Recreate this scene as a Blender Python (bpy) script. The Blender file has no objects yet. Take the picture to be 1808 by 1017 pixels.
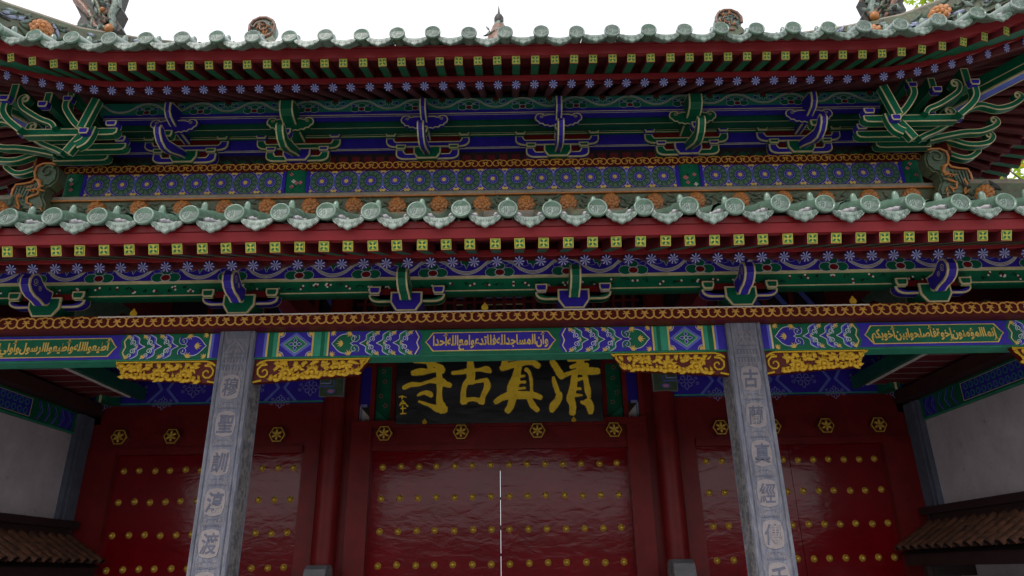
import bpy, math, random
from math import sin, cos, pi, radians, sqrt, atan2
from mathutils import Vector, Matrix

# ---------------------------------------------------------------- camera, sky, sun, exposure
sc = bpy.context.scene
col = sc.collection
cam_d = bpy.data.cameras.new('camera')
cam = bpy.data.objects.new('camera', cam_d); col.objects.link(cam)
cam_d.sensor_width = 36.0
cam_d.lens = 36.0 * 1255.0 / 1808.0
cam_d.clip_end = 500
th, rho = radians(21.8), .0165
fwd = Vector((0, cos(th), sin(th))); u0 = Vector((0, -sin(th), cos(th))); X0 = Vector((1, 0, 0))
up = (cos(rho) * u0 + sin(rho) * X0); rt = (cos(rho) * X0 - sin(rho) * u0)
M3 = Matrix((rt, up, -fwd)).transposed()
cam.matrix_world = Matrix.Translation((.18, -5.6, 1.6)) @ M3.to_4x4()
sc.camera = cam

SUN_EL, SUN_AZ = radians(52), radians(205)
world = bpy.data.worlds.new('World'); sc.world = world; world.use_nodes = True
nt = world.node_tree; nt.nodes.clear()
sky = nt.nodes.new('ShaderNodeTexSky'); sky.sky_type = 'NISHITA'; sky.sun_disc = False
sky.sun_elevation = SUN_EL; sky.sun_rotation = SUN_AZ; sky.air_density = 1.5; sky.dust_density = 6
bg = nt.nodes.new('ShaderNodeBackground'); bg.inputs['Strength'].default_value = .10
bg2 = nt.nodes.new('ShaderNodeBackground'); bg2.inputs['Color'].default_value = (.965, .95, 1.0, 1); bg2.inputs['Strength'].default_value = .98
mixw = nt.nodes.new('ShaderNodeMixShader'); mixw.inputs[0].default_value = .86
wo = nt.nodes.new('ShaderNodeOutputWorld')
nt.links.new(sky.outputs[0], bg.inputs['Color']); nt.links.new(bg.outputs[0], mixw.inputs[1])
nt.links.new(bg2.outputs[0], mixw.inputs[2]); nt.links.new(mixw.outputs[0], wo.inputs[0])

sun_d = bpy.data.lights.new('sun', 'SUN'); sun_d.energy = .8; sun_d.angle = radians(14); sun_d.color = (1, .97, .92)
sun = bpy.data.objects.new('sun', sun_d); col.objects.link(sun)
sun_dir = Vector((cos(SUN_EL) * sin(SUN_AZ), cos(SUN_EL) * cos(SUN_AZ), sin(SUN_EL)))
sun.rotation_euler = sun_dir.to_track_quat('Z', 'Y').to_euler()
sc.view_settings.view_transform = 'Standard'; sc.view_settings.look = 'None'
sc.view_settings.exposure = 0.6; sc.view_settings.gamma = 1.0; sc.view_settings.use_curve_mapping = False
R = random.Random(7)

# ---------------------------------------------------------------- materials
MATS = {}
def mat(name, c, rough=.5, var=.12, scale=6., metal=0., bump=0., bscale=40., c2=None, dirt=0., spec=.5, streak=None, c2lo=.45, c2hi=.62, coat=0., bdist=.01):
    m = bpy.data.materials.new(name); m.use_nodes = True; t = m.node_tree; b = t.nodes['Principled BSDF']
    b.inputs['Roughness'].default_value = rough; b.inputs['Metallic'].default_value = metal
    b.inputs['Specular IOR Level'].default_value = spec if ('paint' not in name and 'red' not in name and 'line' not in name) else .22
    if coat: b.inputs['Coat Weight'].default_value = coat; b.inputs['Coat Roughness'].default_value = .12
    g = t.nodes.new('ShaderNodeNewGeometry'); mp = t.nodes.new('ShaderNodeMapping'); t.links.new(g.outputs['Position'], mp.inputs[0])
    if streak: mp.inputs['Scale'].default_value = streak
    n = t.nodes.new('ShaderNodeTexNoise'); n.inputs['Scale'].default_value = scale; n.inputs['Detail'].default_value = 6; n.inputs['Roughness'].default_value = .65
    t.links.new(mp.outputs[0], n.inputs['Vector'])
    mr = t.nodes.new('ShaderNodeMapRange'); mr.inputs[1].default_value = .3; mr.inputs[2].default_value = .7
    mr.inputs[3].default_value = 1 - var; mr.inputs[4].default_value = 1 + var
    t.links.new(n.outputs[0], mr.inputs[0])
    mul = t.nodes.new('ShaderNodeMix'); mul.data_type = 'RGBA'; mul.blend_type = 'MULTIPLY'; mul.inputs[0].default_value = 1
    mul.inputs[6].default_value = (*c, 1)
    t.links.new(mr.outputs[0], mul.inputs[7])
    out = mul.outputs[2]
    if c2:
        n2 = t.nodes.new('ShaderNodeTexNoise'); n2.inputs['Scale'].default_value = scale * 2.3; n2.inputs['Detail'].default_value = 8; n2.inputs['Roughness'].default_value = .7
        t.links.new(mp.outputs[0], n2.inputs['Vector'])
        r2 = t.nodes.new('ShaderNodeMapRange'); r2.inputs[1].default_value = c2lo; r2.inputs[2].default_value = c2hi; r2.clamp = True
        t.links.new(n2.outputs[0], r2.inputs[0])
        mx = t.nodes.new('ShaderNodeMix'); mx.data_type = 'RGBA'; t.links.new(r2.outputs[0], mx.inputs[0]); t.links.new(out, mx.inputs[6]); mx.inputs[7].default_value = (*c2, 1)
        out = mx.outputs[2]
    if dirt:
        n3 = t.nodes.new('ShaderNodeTexNoise'); n3.inputs['Scale'].default_value = 1.7; n3.inputs['Detail'].default_value = 9; n3.inputs['Roughness'].default_value = .75
        t.links.new(g.outputs['Position'], n3.inputs['Vector'])
        r3 = t.nodes.new('ShaderNodeMapRange'); r3.inputs[1].default_value = .4; r3.inputs[2].default_value = .7; r3.inputs[3].default_value = 1; r3.inputs[4].default_value = 1 - dirt
        t.links.new(n3.outputs[0], r3.inputs[0])
        m3 = t.nodes.new('ShaderNodeMix'); m3.data_type = 'RGBA'; m3.blend_type = 'MULTIPLY'; m3.inputs[0].default_value = 1
        t.links.new(out, m3.inputs[6]); t.links.new(r3.outputs[0], m3.inputs[7]); out = m3.outputs[2]
    t.links.new(out, b.inputs['Base Color'])
    if bump:
        nb = t.nodes.new('ShaderNodeTexNoise'); nb.inputs['Scale'].default_value = bscale; nb.inputs['Detail'].default_value = 5
        t.links.new(mp.outputs[0], nb.inputs['Vector'])
        bp = t.nodes.new('ShaderNodeBump'); bp.inputs['Strength'].default_value = bump; bp.inputs['Distance'].default_value = bdist
        t.links.new(nb.outputs[0], bp.inputs['Height']); t.links.new(bp.outputs[0], b.inputs['Normal'])
    MATS[name] = m; return m
mat('green_paint', (.004, .135, .065), .42, .18, 9, dirt=.25, bump=.15)
mat('deep_blue', (.03, .012, .10), .45, .15, 9)
mat('dim_line', (.34, .34, .20), .5, .2, 14, dirt=.3)
mat('dark_green', (.005, .10, .055), .5, .2, 9, dirt=.3)
mat('lilac_glaze', (.32, .36, .5), .4, .3, 20, bump=.4)
mat('glaze_brown', (.20, .085, .04), .36, .3, 16, c2=(.30, .22, .2), c2lo=.5, c2hi=.62, dirt=.3, bump=.4)
mat('dull_teal', (.02, .23, .16), .45, .18, 9, dirt=.25)
mat('teal_paint', (.035, .30, .18), .45, .15, 9, dirt=.2)
mat('blue_paint', (.036, .022, .36), .42, .18, 9, dirt=.2, bump=.15)
mat('mid_blue_paint', (.12, .16, .62), .45, .15, 9, dirt=.2)
mat('petal_lilac', (.40, .42, .80), .5, .15, 12, dirt=.25)
mat('lilac_paint', (0.3135, 0.323, 0.627), .5, .15, 12, dirt=.2)
mat('cream_line', (.74, .64, .36), .5, .2, 14, dirt=.3)
mat('pale_line', (.62, .66, .76), .5, .15, 14, dirt=.2)
mat('yellow_paint', (.72, .50, .12), .5, .15, 14, dirt=.15)
mat('badge_yellow', (0.527, 0.493, 0.051), .5, .15, 20, dirt=.2)
mat('scroll_gold', (.74, .38, .07), .45, .15, 14, dirt=.25)
mat('gilt', (.85, .52, .06), .34, .15, 30, metal=.75, bump=.2)
mat('gilt_paint', (0.63, 0.387, 0.0315), .42, .15, 30, metal=.25, bump=.15)
mat('brass', (.66, .42, .055), .28, .15, 20, metal=.25, coat=.5)
mat('red_paint', (0.17, 0.01105, 0.0119), .38, .2, 5, dirt=.25, bump=.12, bscale=14)
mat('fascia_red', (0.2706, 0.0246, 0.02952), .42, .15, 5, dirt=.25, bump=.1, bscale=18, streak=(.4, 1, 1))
mat('dark_red_wood', (.17, .022, .028), .5, .2, 6, dirt=.3)
mat('rafter_red', (.17, .035, .040), .5, .2, 6, dirt=.3)
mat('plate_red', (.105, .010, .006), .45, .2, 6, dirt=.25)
mat('white_paint', (.75, .72, .68), .5, .08, 14)
mat('pink_paint', (.55, .18, .2), .5, .1, 14)
mat('black_paint', (.006, .008, .008), .4, .1, 10)
mat('glaze_green', (0.123, 0.2173, 0.1517), .28, .28, 9, c2=(.33, .385, .36), c2lo=.54, c2hi=.74, bump=.3, bscale=60, dirt=.3, coat=.4, bdist=.004)
mat('glaze_pale', (0.176, 0.248, 0.2), .36, .3, 22, c2=(.40, .44, .43), c2lo=.50, c2hi=.70, bump=.25, bscale=70, dirt=.25, bdist=.006)
mat('glaze_relief', (.04, .085, .06), .4, .25, 20, dirt=.3)
mat('glaze_ridge', (.085, .115, .06), .4, .3, 12, c2=(.15, .085, .045), c2lo=.5, c2hi=.68, dirt=.35, bump=.5, bscale=35)
mat('glaze_leaf', (.055, .10, .055), .36, .35, 16, c2=(.11, .075, .04), c2lo=.5, c2hi=.7, bump=.5, bscale=50)
mat('glaze_amber', (.46, .17, .035), .36, .25, 20, dirt=.3, bump=.4, bscale=60)
mat('glaze_dark', (.025, .035, .032), .5, .3, 12, c2=(.06, .035, .025), bump=.5, bscale=40)
mat('tan_tile', (.27, .24, .18), .6, .2, 14, dirt=.3, bump=.4)
mat('lime_mortar', (.40, .38, .40), .9, .2, 30, bump=.7, bscale=60)
mat('stone_blue', (0.1573, 0.1658, 0.2167), .75, .25, 6, c2=(.25, .25, .28), dirt=.35, bump=.8, bscale=45, streak=(3, 3, .6))
mat('stone_carved', (.24, .23, .23), .8, .3, 9, c2=(.11, .112, .125), c2lo=.46, c2hi=.56, bump=1.0, bscale=30, dirt=.2)
mat('pilaster_blue', (.10, .115, .16), .8, .25, 7, dirt=.35, bump=.4)
mat('beam_brown', (.05, .014, .012), .6, .25, 6, dirt=.3)
mat('stone_pink', (.25, .226, .23), .75, .15, 30, c2=(.28, .24, .24), bump=.3, bscale=90)
mat('stone_glyph', (.10, .105, .15), .7, .2, 30)
mat('stone_grey', (.20, .20, .21), .75, .2, 8, dirt=.4, bump=.4)
mat('plaster', (0.528, 0.48, 0.504), .85, .12, 3, c2=(.40, .29, .29), c2lo=.62, c2hi=.70, dirt=.25, bump=.3, bscale=20)
mat('clay_tile', (.06, .024, .012), .6, .35, 9, c2=(.17, .065, .03), dirt=.35, bump=.4)
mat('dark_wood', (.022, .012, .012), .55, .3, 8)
mat('ground_stone', (.36, .35, .34), .8, .2, 1.2, dirt=.3, bump=.3, bscale=8)
mat('wall_grey', (.13, .125, .12), .8, .2, 2, dirt=.3)
mat('leaf_bright', (.16, .27, .02), .5, .3, 3, c2=(.30, .30, .03), c2lo=.5, c2hi=.6)
mat('bark', (.10, .08, .06), .9, .3, 8, bump=.6)
mat('leaf_yellow', (.5, .30, .02), .5, .3, 3)
# lacquer of the doors and the black plaque: uneven hand-brushed gloss
def lacquer(name, c, rough, strength, dist, sc_=(1.2, 1, 3.2), spec=.5):
    m = mat(name, c, rough, .15, 3, dirt=.2, spec=spec); t = m.node_tree; b = t.nodes['Principled BSDF']
    g = t.nodes.new('ShaderNodeNewGeometry'); mp = t.nodes.new('ShaderNodeMapping'); mp.inputs['Scale'].default_value = sc_
    t.links.new(g.outputs['Position'], mp.inputs[0])
    n = t.nodes.new('ShaderNodeTexNoise'); n.inputs['Scale'].default_value = 2.6; n.inputs['Detail'].default_value = 4; n.inputs['Roughness'].default_value = .5; n.inputs['Distortion'].default_value = .6
    t.links.new(mp.outputs[0], n.inputs['Vector'])
    bp = t.nodes.new('ShaderNodeBump'); bp.inputs['Strength'].default_value = strength; bp.inputs['Distance'].default_value = dist
    t.links.new(n.outputs[0], bp.inputs['Height']); t.links.new(bp.outputs[0], b.inputs['Normal'])
lacquer('door_lacquer', (.17, .002, .006), .14, .28, .010, (1.8, 1, 4.0), spec=.34)
lacquer('plaque_lacquer', (.010, .010, .013), .25, .28, .015, (1, 1, 2.5))
# translucent foliage
for nm in ('leaf_bright', 'leaf_yellow'):
    b = MATS[nm].node_tree.nodes['Principled BSDF']; b.inputs['Transmission Weight'].default_value = 0.0
    t = MATS[nm].node_tree; tr = t.nodes.new('ShaderNodeBsdfTranslucent'); tr.inputs[0].default_value = (.42, .60, .04, 1) if nm == 'leaf_bright' else (.8, .5, .04, 1)
    ms = t.nodes.new('ShaderNodeMixShader'); ms.inputs[0].default_value = .6
    o = t.nodes['Material Output']; t.links.new(b.outputs[0], ms.inputs[1]); t.links.new(tr.outputs[0], ms.inputs[2]); t.links.new(ms.outputs[0], o.inputs[0])

# ---------------------------------------------------------------- mesh builder
class MB:
    def __init__(s): s.v = []; s.f = []; s.m = []; s.sm = []; s.ml = []
    def mi(s, name):
        if name not in s.ml: s.ml.append(name)
        return s.ml.index(name)
    def add(s, vs, fs, m, smooth=False):
        o = len(s.v); k = s.mi(m); s.v.extend(tuple(v) for v in vs)
        for f in fs: s.f.append(tuple(o + i for i in f)); s.m.append(k); s.sm.append(smooth)
    def box(s, x0, x1, y0, y1, z0, z1, m):
        s.add([(x0,y0,z0),(x1,y0,z0),(x1,y1,z0),(x0,y1,z0),(x0,y0,z1),(x1,y0,z1),(x1,y1,z1),(x0,y1,z1)],
              [(0,3,2,1),(4,5,6,7),(0,1,5,4),(1,2,6,5),(2,3,7,6),(3,0,4,7)], m)
    def bar(s, a, b, w, h, m, upv=(0, 0, 1)):
        a, b = Vector(a), Vector(b); d = (b - a).normalized(); u = Vector(upv); r = d.cross(u)
        if r.length < 1e-6: r = d.cross(Vector((1, 0, 0)))
        r.normalize(); u = r.cross(d)
        c = [(-1,-1),(1,-1),(1,1),(-1,1)]
        vs = [a + r*(w/2*i) + u*(h/2*j) for i, j in c] + [b + r*(w/2*i) + u*(h/2*j) for i, j in c]
        s.add(vs, [(3,2,1,0),(4,5,6,7),(0,1,5,4),(1,2,6,5),(2,3,7,6),(3,0,4,7)], m)
    def prism(s, pts, O, U, V, N, t0, t1, m, mside=None):
        O, U, V, N = Vector(O), Vector(U), Vector(V), Vector(N); n = len(pts)
        vs = [O+U*x+V*y+N*t0 for x, y in pts] + [O+U*x+V*y+N*t1 for x, y in pts]
        s.add(vs, [tuple(range(n-1, -1, -1)), tuple(range(n, 2*n))], m)
        s.add(vs, [(i, (i+1) % n, n+(i+1) % n, n+i) for i in range(n)], mside or m)
    def tube(s, pts, rad, m, n=10, caps=True, smooth=True, a0=0., a1=2*pi):
        pts = [Vector(p) for p in pts]; full = abs(a1-a0-2*pi) < 1e-6; k = n if full else n+1
        if not isinstance(rad, (list, tuple)): rad = [rad]*len(pts)
        vs = []; pu = None
        for i, p in enumerate(pts):
            d = (pts[min(i+1, len(pts)-1)] - pts[max(i-1, 0)]).normalized()
            u = Vector((0, 0, 1)) if pu is None else pu
            if abs(d.dot(u)) > .98: u = Vector((0, 1, 0)) if pu is None else pu
            r = d.cross(u).normalized(); u = r.cross(d).normalized(); pu = u
            for j in range(k):
                a = a0 + (a1-a0)*j/n; vs.append(p + r*(rad[i]*cos(a)) + u*(rad[i]*sin(a)))
        fs = []
        for i in range(len(pts)-1):
            for j in range(n):
                j2 = (j+1) % k; fs.append((i*k+j, i*k+j2, (i+1)*k+j2, (i+1)*k+j))
        s.add(vs, fs, m, smooth)
        if caps and full:
            s.add(vs[:k], [tuple(range(k-1, -1, -1))], m); s.add(vs[-k:], [tuple(range(k))], m)
    def lathe(s, prof, O, A, m, n=16, smooth=True, a0=0, a1=2*pi):
        O, A = Vector(O), Vector(A).normalized(); r = A.cross(Vector((.3, .2, .93))).normalized(); u = A.cross(r); vs = []
        for (rr, h) in prof:
            for j in range(n):
                a = 2*pi*j/n; vs.append(O + A*h + r*(rr*cos(a)) + u*(rr*sin(a)))
        s.add(vs, [(i*n+j, i*n+(j+1) % n, (i+1)*n+(j+1) % n, (i+1)*n+j) for i in range(len(prof)-1) for j in range(n)], m, smooth)
    def blob(s, c, rx, ry, rz, m, nu=8, nv=5, half=False):
        vs = []; fs = []
        for i in range(nv+1):
            p = -pi/2 + pi*i/nv
            for j in range(nu):
                a = 2*pi*j/nu; vs.append((c[0]+rx*cos(p)*cos(a), c[1]+ry*cos(p)*sin(a), c[2]+rz*sin(p)))
        for i in range(nv):
            for j in range(nu): fs.append((i*nu+j, i*nu+(j+1) % nu, (i+1)*nu+(j+1) % nu, (i+1)*nu+j))
        s.add(vs, fs, m, True)
    def grid(s, rows, m, smooth=True, flip=False):
        n = len(rows[0]); vs = [p for r in rows for p in r]
        fs = [(i*n+j, i*n+j+1, (i+1)*n+j+1, (i+1)*n+j) for i in range(len(rows)-1) for j in range(n-1)]
        if flip: fs = [tuple(reversed(f)) for f in fs]
        s.add(vs, fs, m, smooth)
    def mesh(s, name):
        me = bpy.data.meshes.new(name); me.from_pydata(s.v, [], s.f)
        for n in s.ml: me.materials.append(MATS[n])
        me.polygons.foreach_set('material_index', s.m); me.polygons.foreach_set('use_smooth', s.sm); me.update()
        return me
    def build(s, name, parent=None, **kw):
        return put(name, s.mesh(name), parent, **kw)
def put(name, me, parent=None, loc=None, M=None, label=None, cat=None, group=None, kind=None):
    o = bpy.data.objects.new(name, me); col.objects.link(o)
    if parent: o.parent = parent
    if M is not None: o.matrix_local = M
    if loc is not None: o.location = loc
    if label: o['label'] = label
    if cat: o['category'] = cat
    if group: o['group'] = group
    if kind: o['kind'] = kind
    return o

# ---------------------------------------------------------------- flat ornament painted on boards (thin paint relief)
class Dec(MB):
    def __init__(s, O=(0,0,0), U=(1,0,0), V=(0,0,1), N=(0,-1,0)):
        super().__init__(); s.O, s.U, s.V, s.N = map(Vector, (O, U, V, N)); s.k = 0; s.w = 1.
        s.mx = 1; s.ox = 0; s.oy = 0; s.sc = 1
    def at(s, ox, oy, mx=1, scl=1): s.ox, s.oy, s.mx, s.sc = ox, oy, mx, scl; return s
    def P(s, x, y, h): return s.O + s.U*(s.ox+s.mx*s.sc*x) + s.V*(s.oy+s.sc*y) + s.N*h
    def h(s, layer): s.k += 1; return layer*.0011 + (s.k % 40)*.000022
    def poly(s, pts, m, layer=1):
        h = s.h(layer); s.add([s.P(x, y, h) for x, y in pts], [tuple(range(len(pts)))], m)
    def rect(s, x0, x1, y0, y1, m, layer=1): s.poly([(x0,y0),(x1,y0),(x1,y1),(x0,y1)], m, layer)
    def ribbon(s, pts, w, m, layer=2, closed=False):
        n = len(pts); h = s.h(layer); L = []; Rr = []
        ws = w if isinstance(w, (list, tuple)) else [w]*n
        for i in range(n):
            if closed: a, b = pts[(i-1) % n], pts[(i+1) % n]
            else: a, b = pts[max(i-1, 0)], pts[min(i+1, n-1)]
            dx, dy = b[0]-a[0], b[1]-a[1]; l = sqrt(dx*dx+dy*dy) or 1; nx, ny = -dy/l, dx/l
            L.append(s.P(pts[i][0]+nx*ws[i]/2, pts[i][1]+ny*ws[i]/2, h)); Rr.append(s.P(pts[i][0]-nx*ws[i]/2, pts[i][1]-ny*ws[i]/2, h))
        vs = L + Rr; fs = [(i, i+1, n+i+1, n+i) for i in range(n-1)]
        if closed: fs.append((n-1, 0, n, 2*n-1))
        s.add(vs, fs, m)
    def disc(s, cx, cy, r, m, layer=1, n=14, ry=None):
        ry = ry or r; s.poly([(cx+r*cos(2*pi*i/n), cy+ry*sin(2*pi*i/n)) for i in range(n)], m, layer)
    def ring(s, cx, cy, r, w, m, layer=2, n=16, a0=0, a1=2*pi):
        full = abs(a1-a0-2*pi) < 1e-6
        s.ribbon([(cx+r*cos(a0+(a1-a0)*i/n), cy+r*sin(a0+(a1-a0)*i/n)) for i in range(n if full else n+1)], w, m, layer, closed=full)
    def spiral(s, cx, cy, r0, r1, a0, turns, w, m, layer=2, n=16):
        s.ribbon([(cx+(r0+(r1-r0)*i/n)*cos(a0+turns*2*pi*i/n), cy+(r0+(r1-r0)*i/n)*sin(a0+turns*2*pi*i/n)) for i in range(n+1)], w, m, layer)
def bez(p0, p1, p2, p3, n=10):
    return [tuple((1-t)**3*a+3*(1-t)**2*t*b+3*(1-t)*t*t*c+t**3*d for a, b, c, d in zip(p0, p1, p2, p3)) for t in [i/n for i in range(n+1)]]
def offset_poly(pts, d):
    n = len(pts); A = sum(pts[i][0]*pts[(i+1) % n][1]-pts[(i+1) % n][0]*pts[i][1] for i in range(n)); sg = 1 if A > 0 else -1; out = []
    for i in range(n):
        p, q, r = pts[i-1], pts[i], pts[(i+1) % n]
        def nn(a, b):
            dx, dy = b[0]-a[0], b[1]-a[1]; l = sqrt(dx*dx+dy*dy) or 1; return (-dy/l*sg, dx/l*sg)
        n1, n2 = nn(p, q), nn(q, r); bx, by = n1[0]+n2[0], n1[1]+n2[1]; l2 = bx*bx+by*by
        k = min(2*d/l2, 1.8*d/sqrt(l2)) if l2 > .05 else 0
        out.append((q[0]+bx*k, q[1]+by*k))
    return out
def trimmed(mb, pts, O, U, V, N, t, colr, edge=.008, trim='cream_line', strips=True):
    """board of thickness t cut to outline pts, its faces painted colr inside a cream border"""
    O, U, V, N = Vector(O), Vector(U), Vector(V), Vector(N)
    mb.prism(pts, O, U, V, N, -t/2, t/2, trim)
    ins = offset_poly(pts, edge); e = .0015
    for sg in (1, -1):
        mb.add([O+U*x+V*y+N*(sg*(t/2+e)) for x, y in ins], [tuple(range(len(ins)))], colr)
    if strips:
        n = len(pts); A = sum(pts[i][0]*pts[(i+1) % n][1]-pts[(i+1) % n][0]*pts[i][1] for i in range(n)); sg = 1 if A > 0 else -1
        for i in range(n):
            a, b = pts[i], pts[(i+1) % n]; dx, dy = b[0]-a[0], b[1]-a[1]; l = sqrt(dx*dx+dy*dy)
            if l < 1e-5: continue
            nx, ny = dy/l*sg*e, -dx/l*sg*e; w = t/2 - edge
            mb.add([O+U*(a[0]+nx)+V*(a[1]+ny)+N*w, O+U*(b[0]+nx)+V*(b[1]+ny)+N*w, O+U*(b[0]+nx)+V*(b[1]+ny)-N*w, O+U*(a[0]+nx)+V*(a[1]+ny)-N*w], [(0,1,2,3)], colr)
XZ = ((1,0,0), (0,0,1), (0,-1,0))     # outline seen from the front
YZ = ((0,-1,0), (0,0,1), (1,0,0))     # outline seen from the side, u = towards the street

# ---------------------------------------------------------------- setting
g = MB(); g.add([(-120,-120,0),(120,-120,0),(120,160,0),(-120,160,0)], [(0,1,2,3)], 'ground_stone'); g.build('ground', kind='structure')
pl = MB(); pl.box(-6.2, 6.2, -1.0, 8, .004, .15, 'stone_grey'); pl.build('platform', kind='structure')

gate = put('gate_building', None, None, (0, 0, 0), label='red and green painted mosque gate with two tiers of pale green tiled eaves', cat='gate building')

# ---------------------------------------------------------------- eaves
class Eave:
    def __init__(s, ax, ay, a0, aw, dyk, back): s.ax, s.ay, s.a0, s.aw, s.dyk, s.back = ax, ay, a0, aw, dyk, back
    def w(s, a): return max(0., (a - s.a0) / s.aw)
    def pt(s, a, Y, z, k):
        w = s.w(a); q = w*w if w < 1 else 1 + 1.3*(w-1); q2 = w*w if w < 1.3 else 1.69 + 2.2*(w-1.3)
        return (a, Y - s.dyk*q, z + k*q2)
    def ac(s, Y):
        a = s.ax + s.ay - Y
        for _ in range(12): a = s.ax + s.ay - s.pt(a, Y, 0, 0)[1]
        return a
    def front(s, sg, a, Y, z, k): x, y, z = s.pt(a, Y, z, k); return Vector((sg*x, y, z))
    def side(s, sg, a, Y, z, k): x, y, z = s.pt(a, Y, z, k); return Vector((sg*(s.ax + s.ay - y), s.ay - (x - s.ax), z))
    def sweep(s, name, prof, m, parent, sides=True, smooth=False, n=48):
        mb = MB()
        for sg in (-1, 1):
            rows = [[s.front(sg, s.ac(Y)*((i/n)**.75 if i else 0), Y, z, k) for i in range(n+1)] for Y, z, k in prof]
            mb.grid(rows, m, smooth, flip=(sg < 0))
            if sides:
                rows = [[s.side(sg, s.ac(Y) + (s.back - s.ac(Y))*i/20, Y, z, k) for i in range(21)] for Y, z, k in prof]
                mb.grid(rows, m, smooth, flip=(sg < 0))
        return mb.build(name, parent)
UP = Eave(4.37, .8, 3.2, 1.4, .23, .2)
LO = Eave(5.2, 0., 4.4, 1.6, .23, 2.)
upper = lower = gate

def rafter_mats():
    mb = MB(); mb.box(-.035, .035, 0, 1, -.04, .04, 'dark_red_wood'); mb.add([(-.0335,.0,-.0412),(.0335,.0,-.0412),(.0335,1,-.0412),(-.0335,1,-.0412)], [(3,2,1,0)], 'green_paint'); fly = mb.mesh('flying_rafter')
    d = Dec(O=(0, -.002, 0)); d.rect(-.034, .034, -.034, .034, 'badge_yellow', 0)
    d.rect(-.029, .029, -.029, .029, 'green_paint', 1); d.rect(-.026, .026, -.026, .026, 'badge_yellow', 2)
    for q in range(4):
        a = pi/4 + q*pi/2; c, s_ = cos(a), sin(a)
        pts = [(.006, 0), (.014, .0075), (.026, .007), (.032, 0), (.026, -.007), (.014, -.0075)]
        d.poly([(x*c - y*s_, x*s_ + y*c) for x, y in pts], 'green_paint', 3)
    
    for i in range(4): d.prism([(-.034,-.034),(.034,-.034),(.034,.034),(-.034,.034)], (0,0,0), (1,0,0), (0,0,1), (0,-1,0), 0, .0018, 'badge_yellow') if i == 0 else None
    badge = d.mesh('painted_end')
    mb = MB(); mb.tube([(0,0,0), (0,1,0)], .039, 'rafter_red', n=12); rnd = mb.mesh('round_rafter')
    d = Dec(O=(0, -.002, 0)); d.lathe([(0,-.0018),(.0395,-.0018),(.0395,.004)], (0,-.0002,0), (0,1,0), 'deep_blue', 16)
    for q in range(8):
        a = q*pi/4 + pi/8; c, s_ = cos(a), sin(a)
        pts = [(.001, 0), (.010, .0018), (.033, .0046), (.0395, .0020), (.0395, -.0020), (.033, -.0046), (.010, -.0018)]
        d.poly([(x*c - y*s_, x*s_ + y*c) for x, y in pts], 'petal_lilac', 1)
        
    return fly, badge, rnd, d.mesh('painted_end')
FLY, BADGE, RND, FLOWER = rafter_mats()

def place_rafter(nm, me, endme, p, q, parent, roll=0):
    p, q = Vector(p), Vector(q); y = (q - p); L = y.length; y.normalize()
    x = y.cross(Vector((0,0,1))).normalized(); z = x.cross(y)
    rot = Matrix((x, y, z)).transposed().to_4x4()
    o = put(nm, me, parent, M=Matrix.Translation(p) @ rot @ Matrix.Diagonal((1, L, 1, 1)))
    e = bpy.data.objects.new('painted_end', endme); col.objects.link(e); e.parent = o
    e.matrix_local = Matrix.Diagonal((1, 1/L, 1, 1)) @ Matrix.Rotation(roll, 4, 'Y')
    return o
def rafters(E, parent, Yf, zf, Yr, zr, kf, kr, pitch, a_fan, fan, slope_r, Yin, phase, amax_cut, sides):
    ac = E.ac(Yf)
    def one(sg, a, fn):
        j = R.uniform(-.004, .004); aj = a + j
        ain = aj if aj < a_fan else a_fan + (aj - a_fan)*fan
        # flying rafter
        p = fn(sg, aj, Yf, zf, kf); w = E.w(aj)
        af2 = aj if aj < a_fan else a_fan + (aj - a_fan)*(fan + (1-fan)*.62)
        q = fn(sg, af2, Yr + .12, zf + .4*(Yr + .12 - Yf), (kf+kr)/2)
        place_rafter('flying_rafter', FLY, BADGE, p, q, parent, R.uniform(-.05, .05))
        p = fn(sg, aj if aj < a_fan else a_fan + (aj-a_fan)*(fan + (1-fan)*.78), Yr, zr, kr)
        x, y, z = E.pt(ain, Yin, zr + slope_r*(Yin - Yr), kr*.3)
        q = Vector((sg*x, Yin, z)) if fn == E.front else Vector((sg*(E.ax + E.ay - Yin), E.ay - (ain - E.ax), z))
        place_rafter('round_rafter', RND, FLOWER, p, q, parent, R.uniform(0, .8))
    k = 0; a = phase
    while a < min(ac - .12, amax_cut):
        one(1, a, E.front)
        a += pitch
    a = pitch - phase
    while a < min(ac - .12, amax_cut):
        one(-1, a, E.front)
        a += pitch
    if sides:
        for sg in (-1, 1):
            a = ac - .2
            while a > E.back: one(sg, a, E.side); a -= pitch
upper_rafters = upper
rafters(UP, upper, -.63, 5.708, -.32, 5.69, .108, .14, .166, 3.5, .42, .625, .80, .085, 99, True)
rafters(LO, lower, -1.30, 3.6415, -.80, 3.733, .05, .05, .163, 4.9, .45, .55, -.10, .07, 5.9, False)
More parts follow.
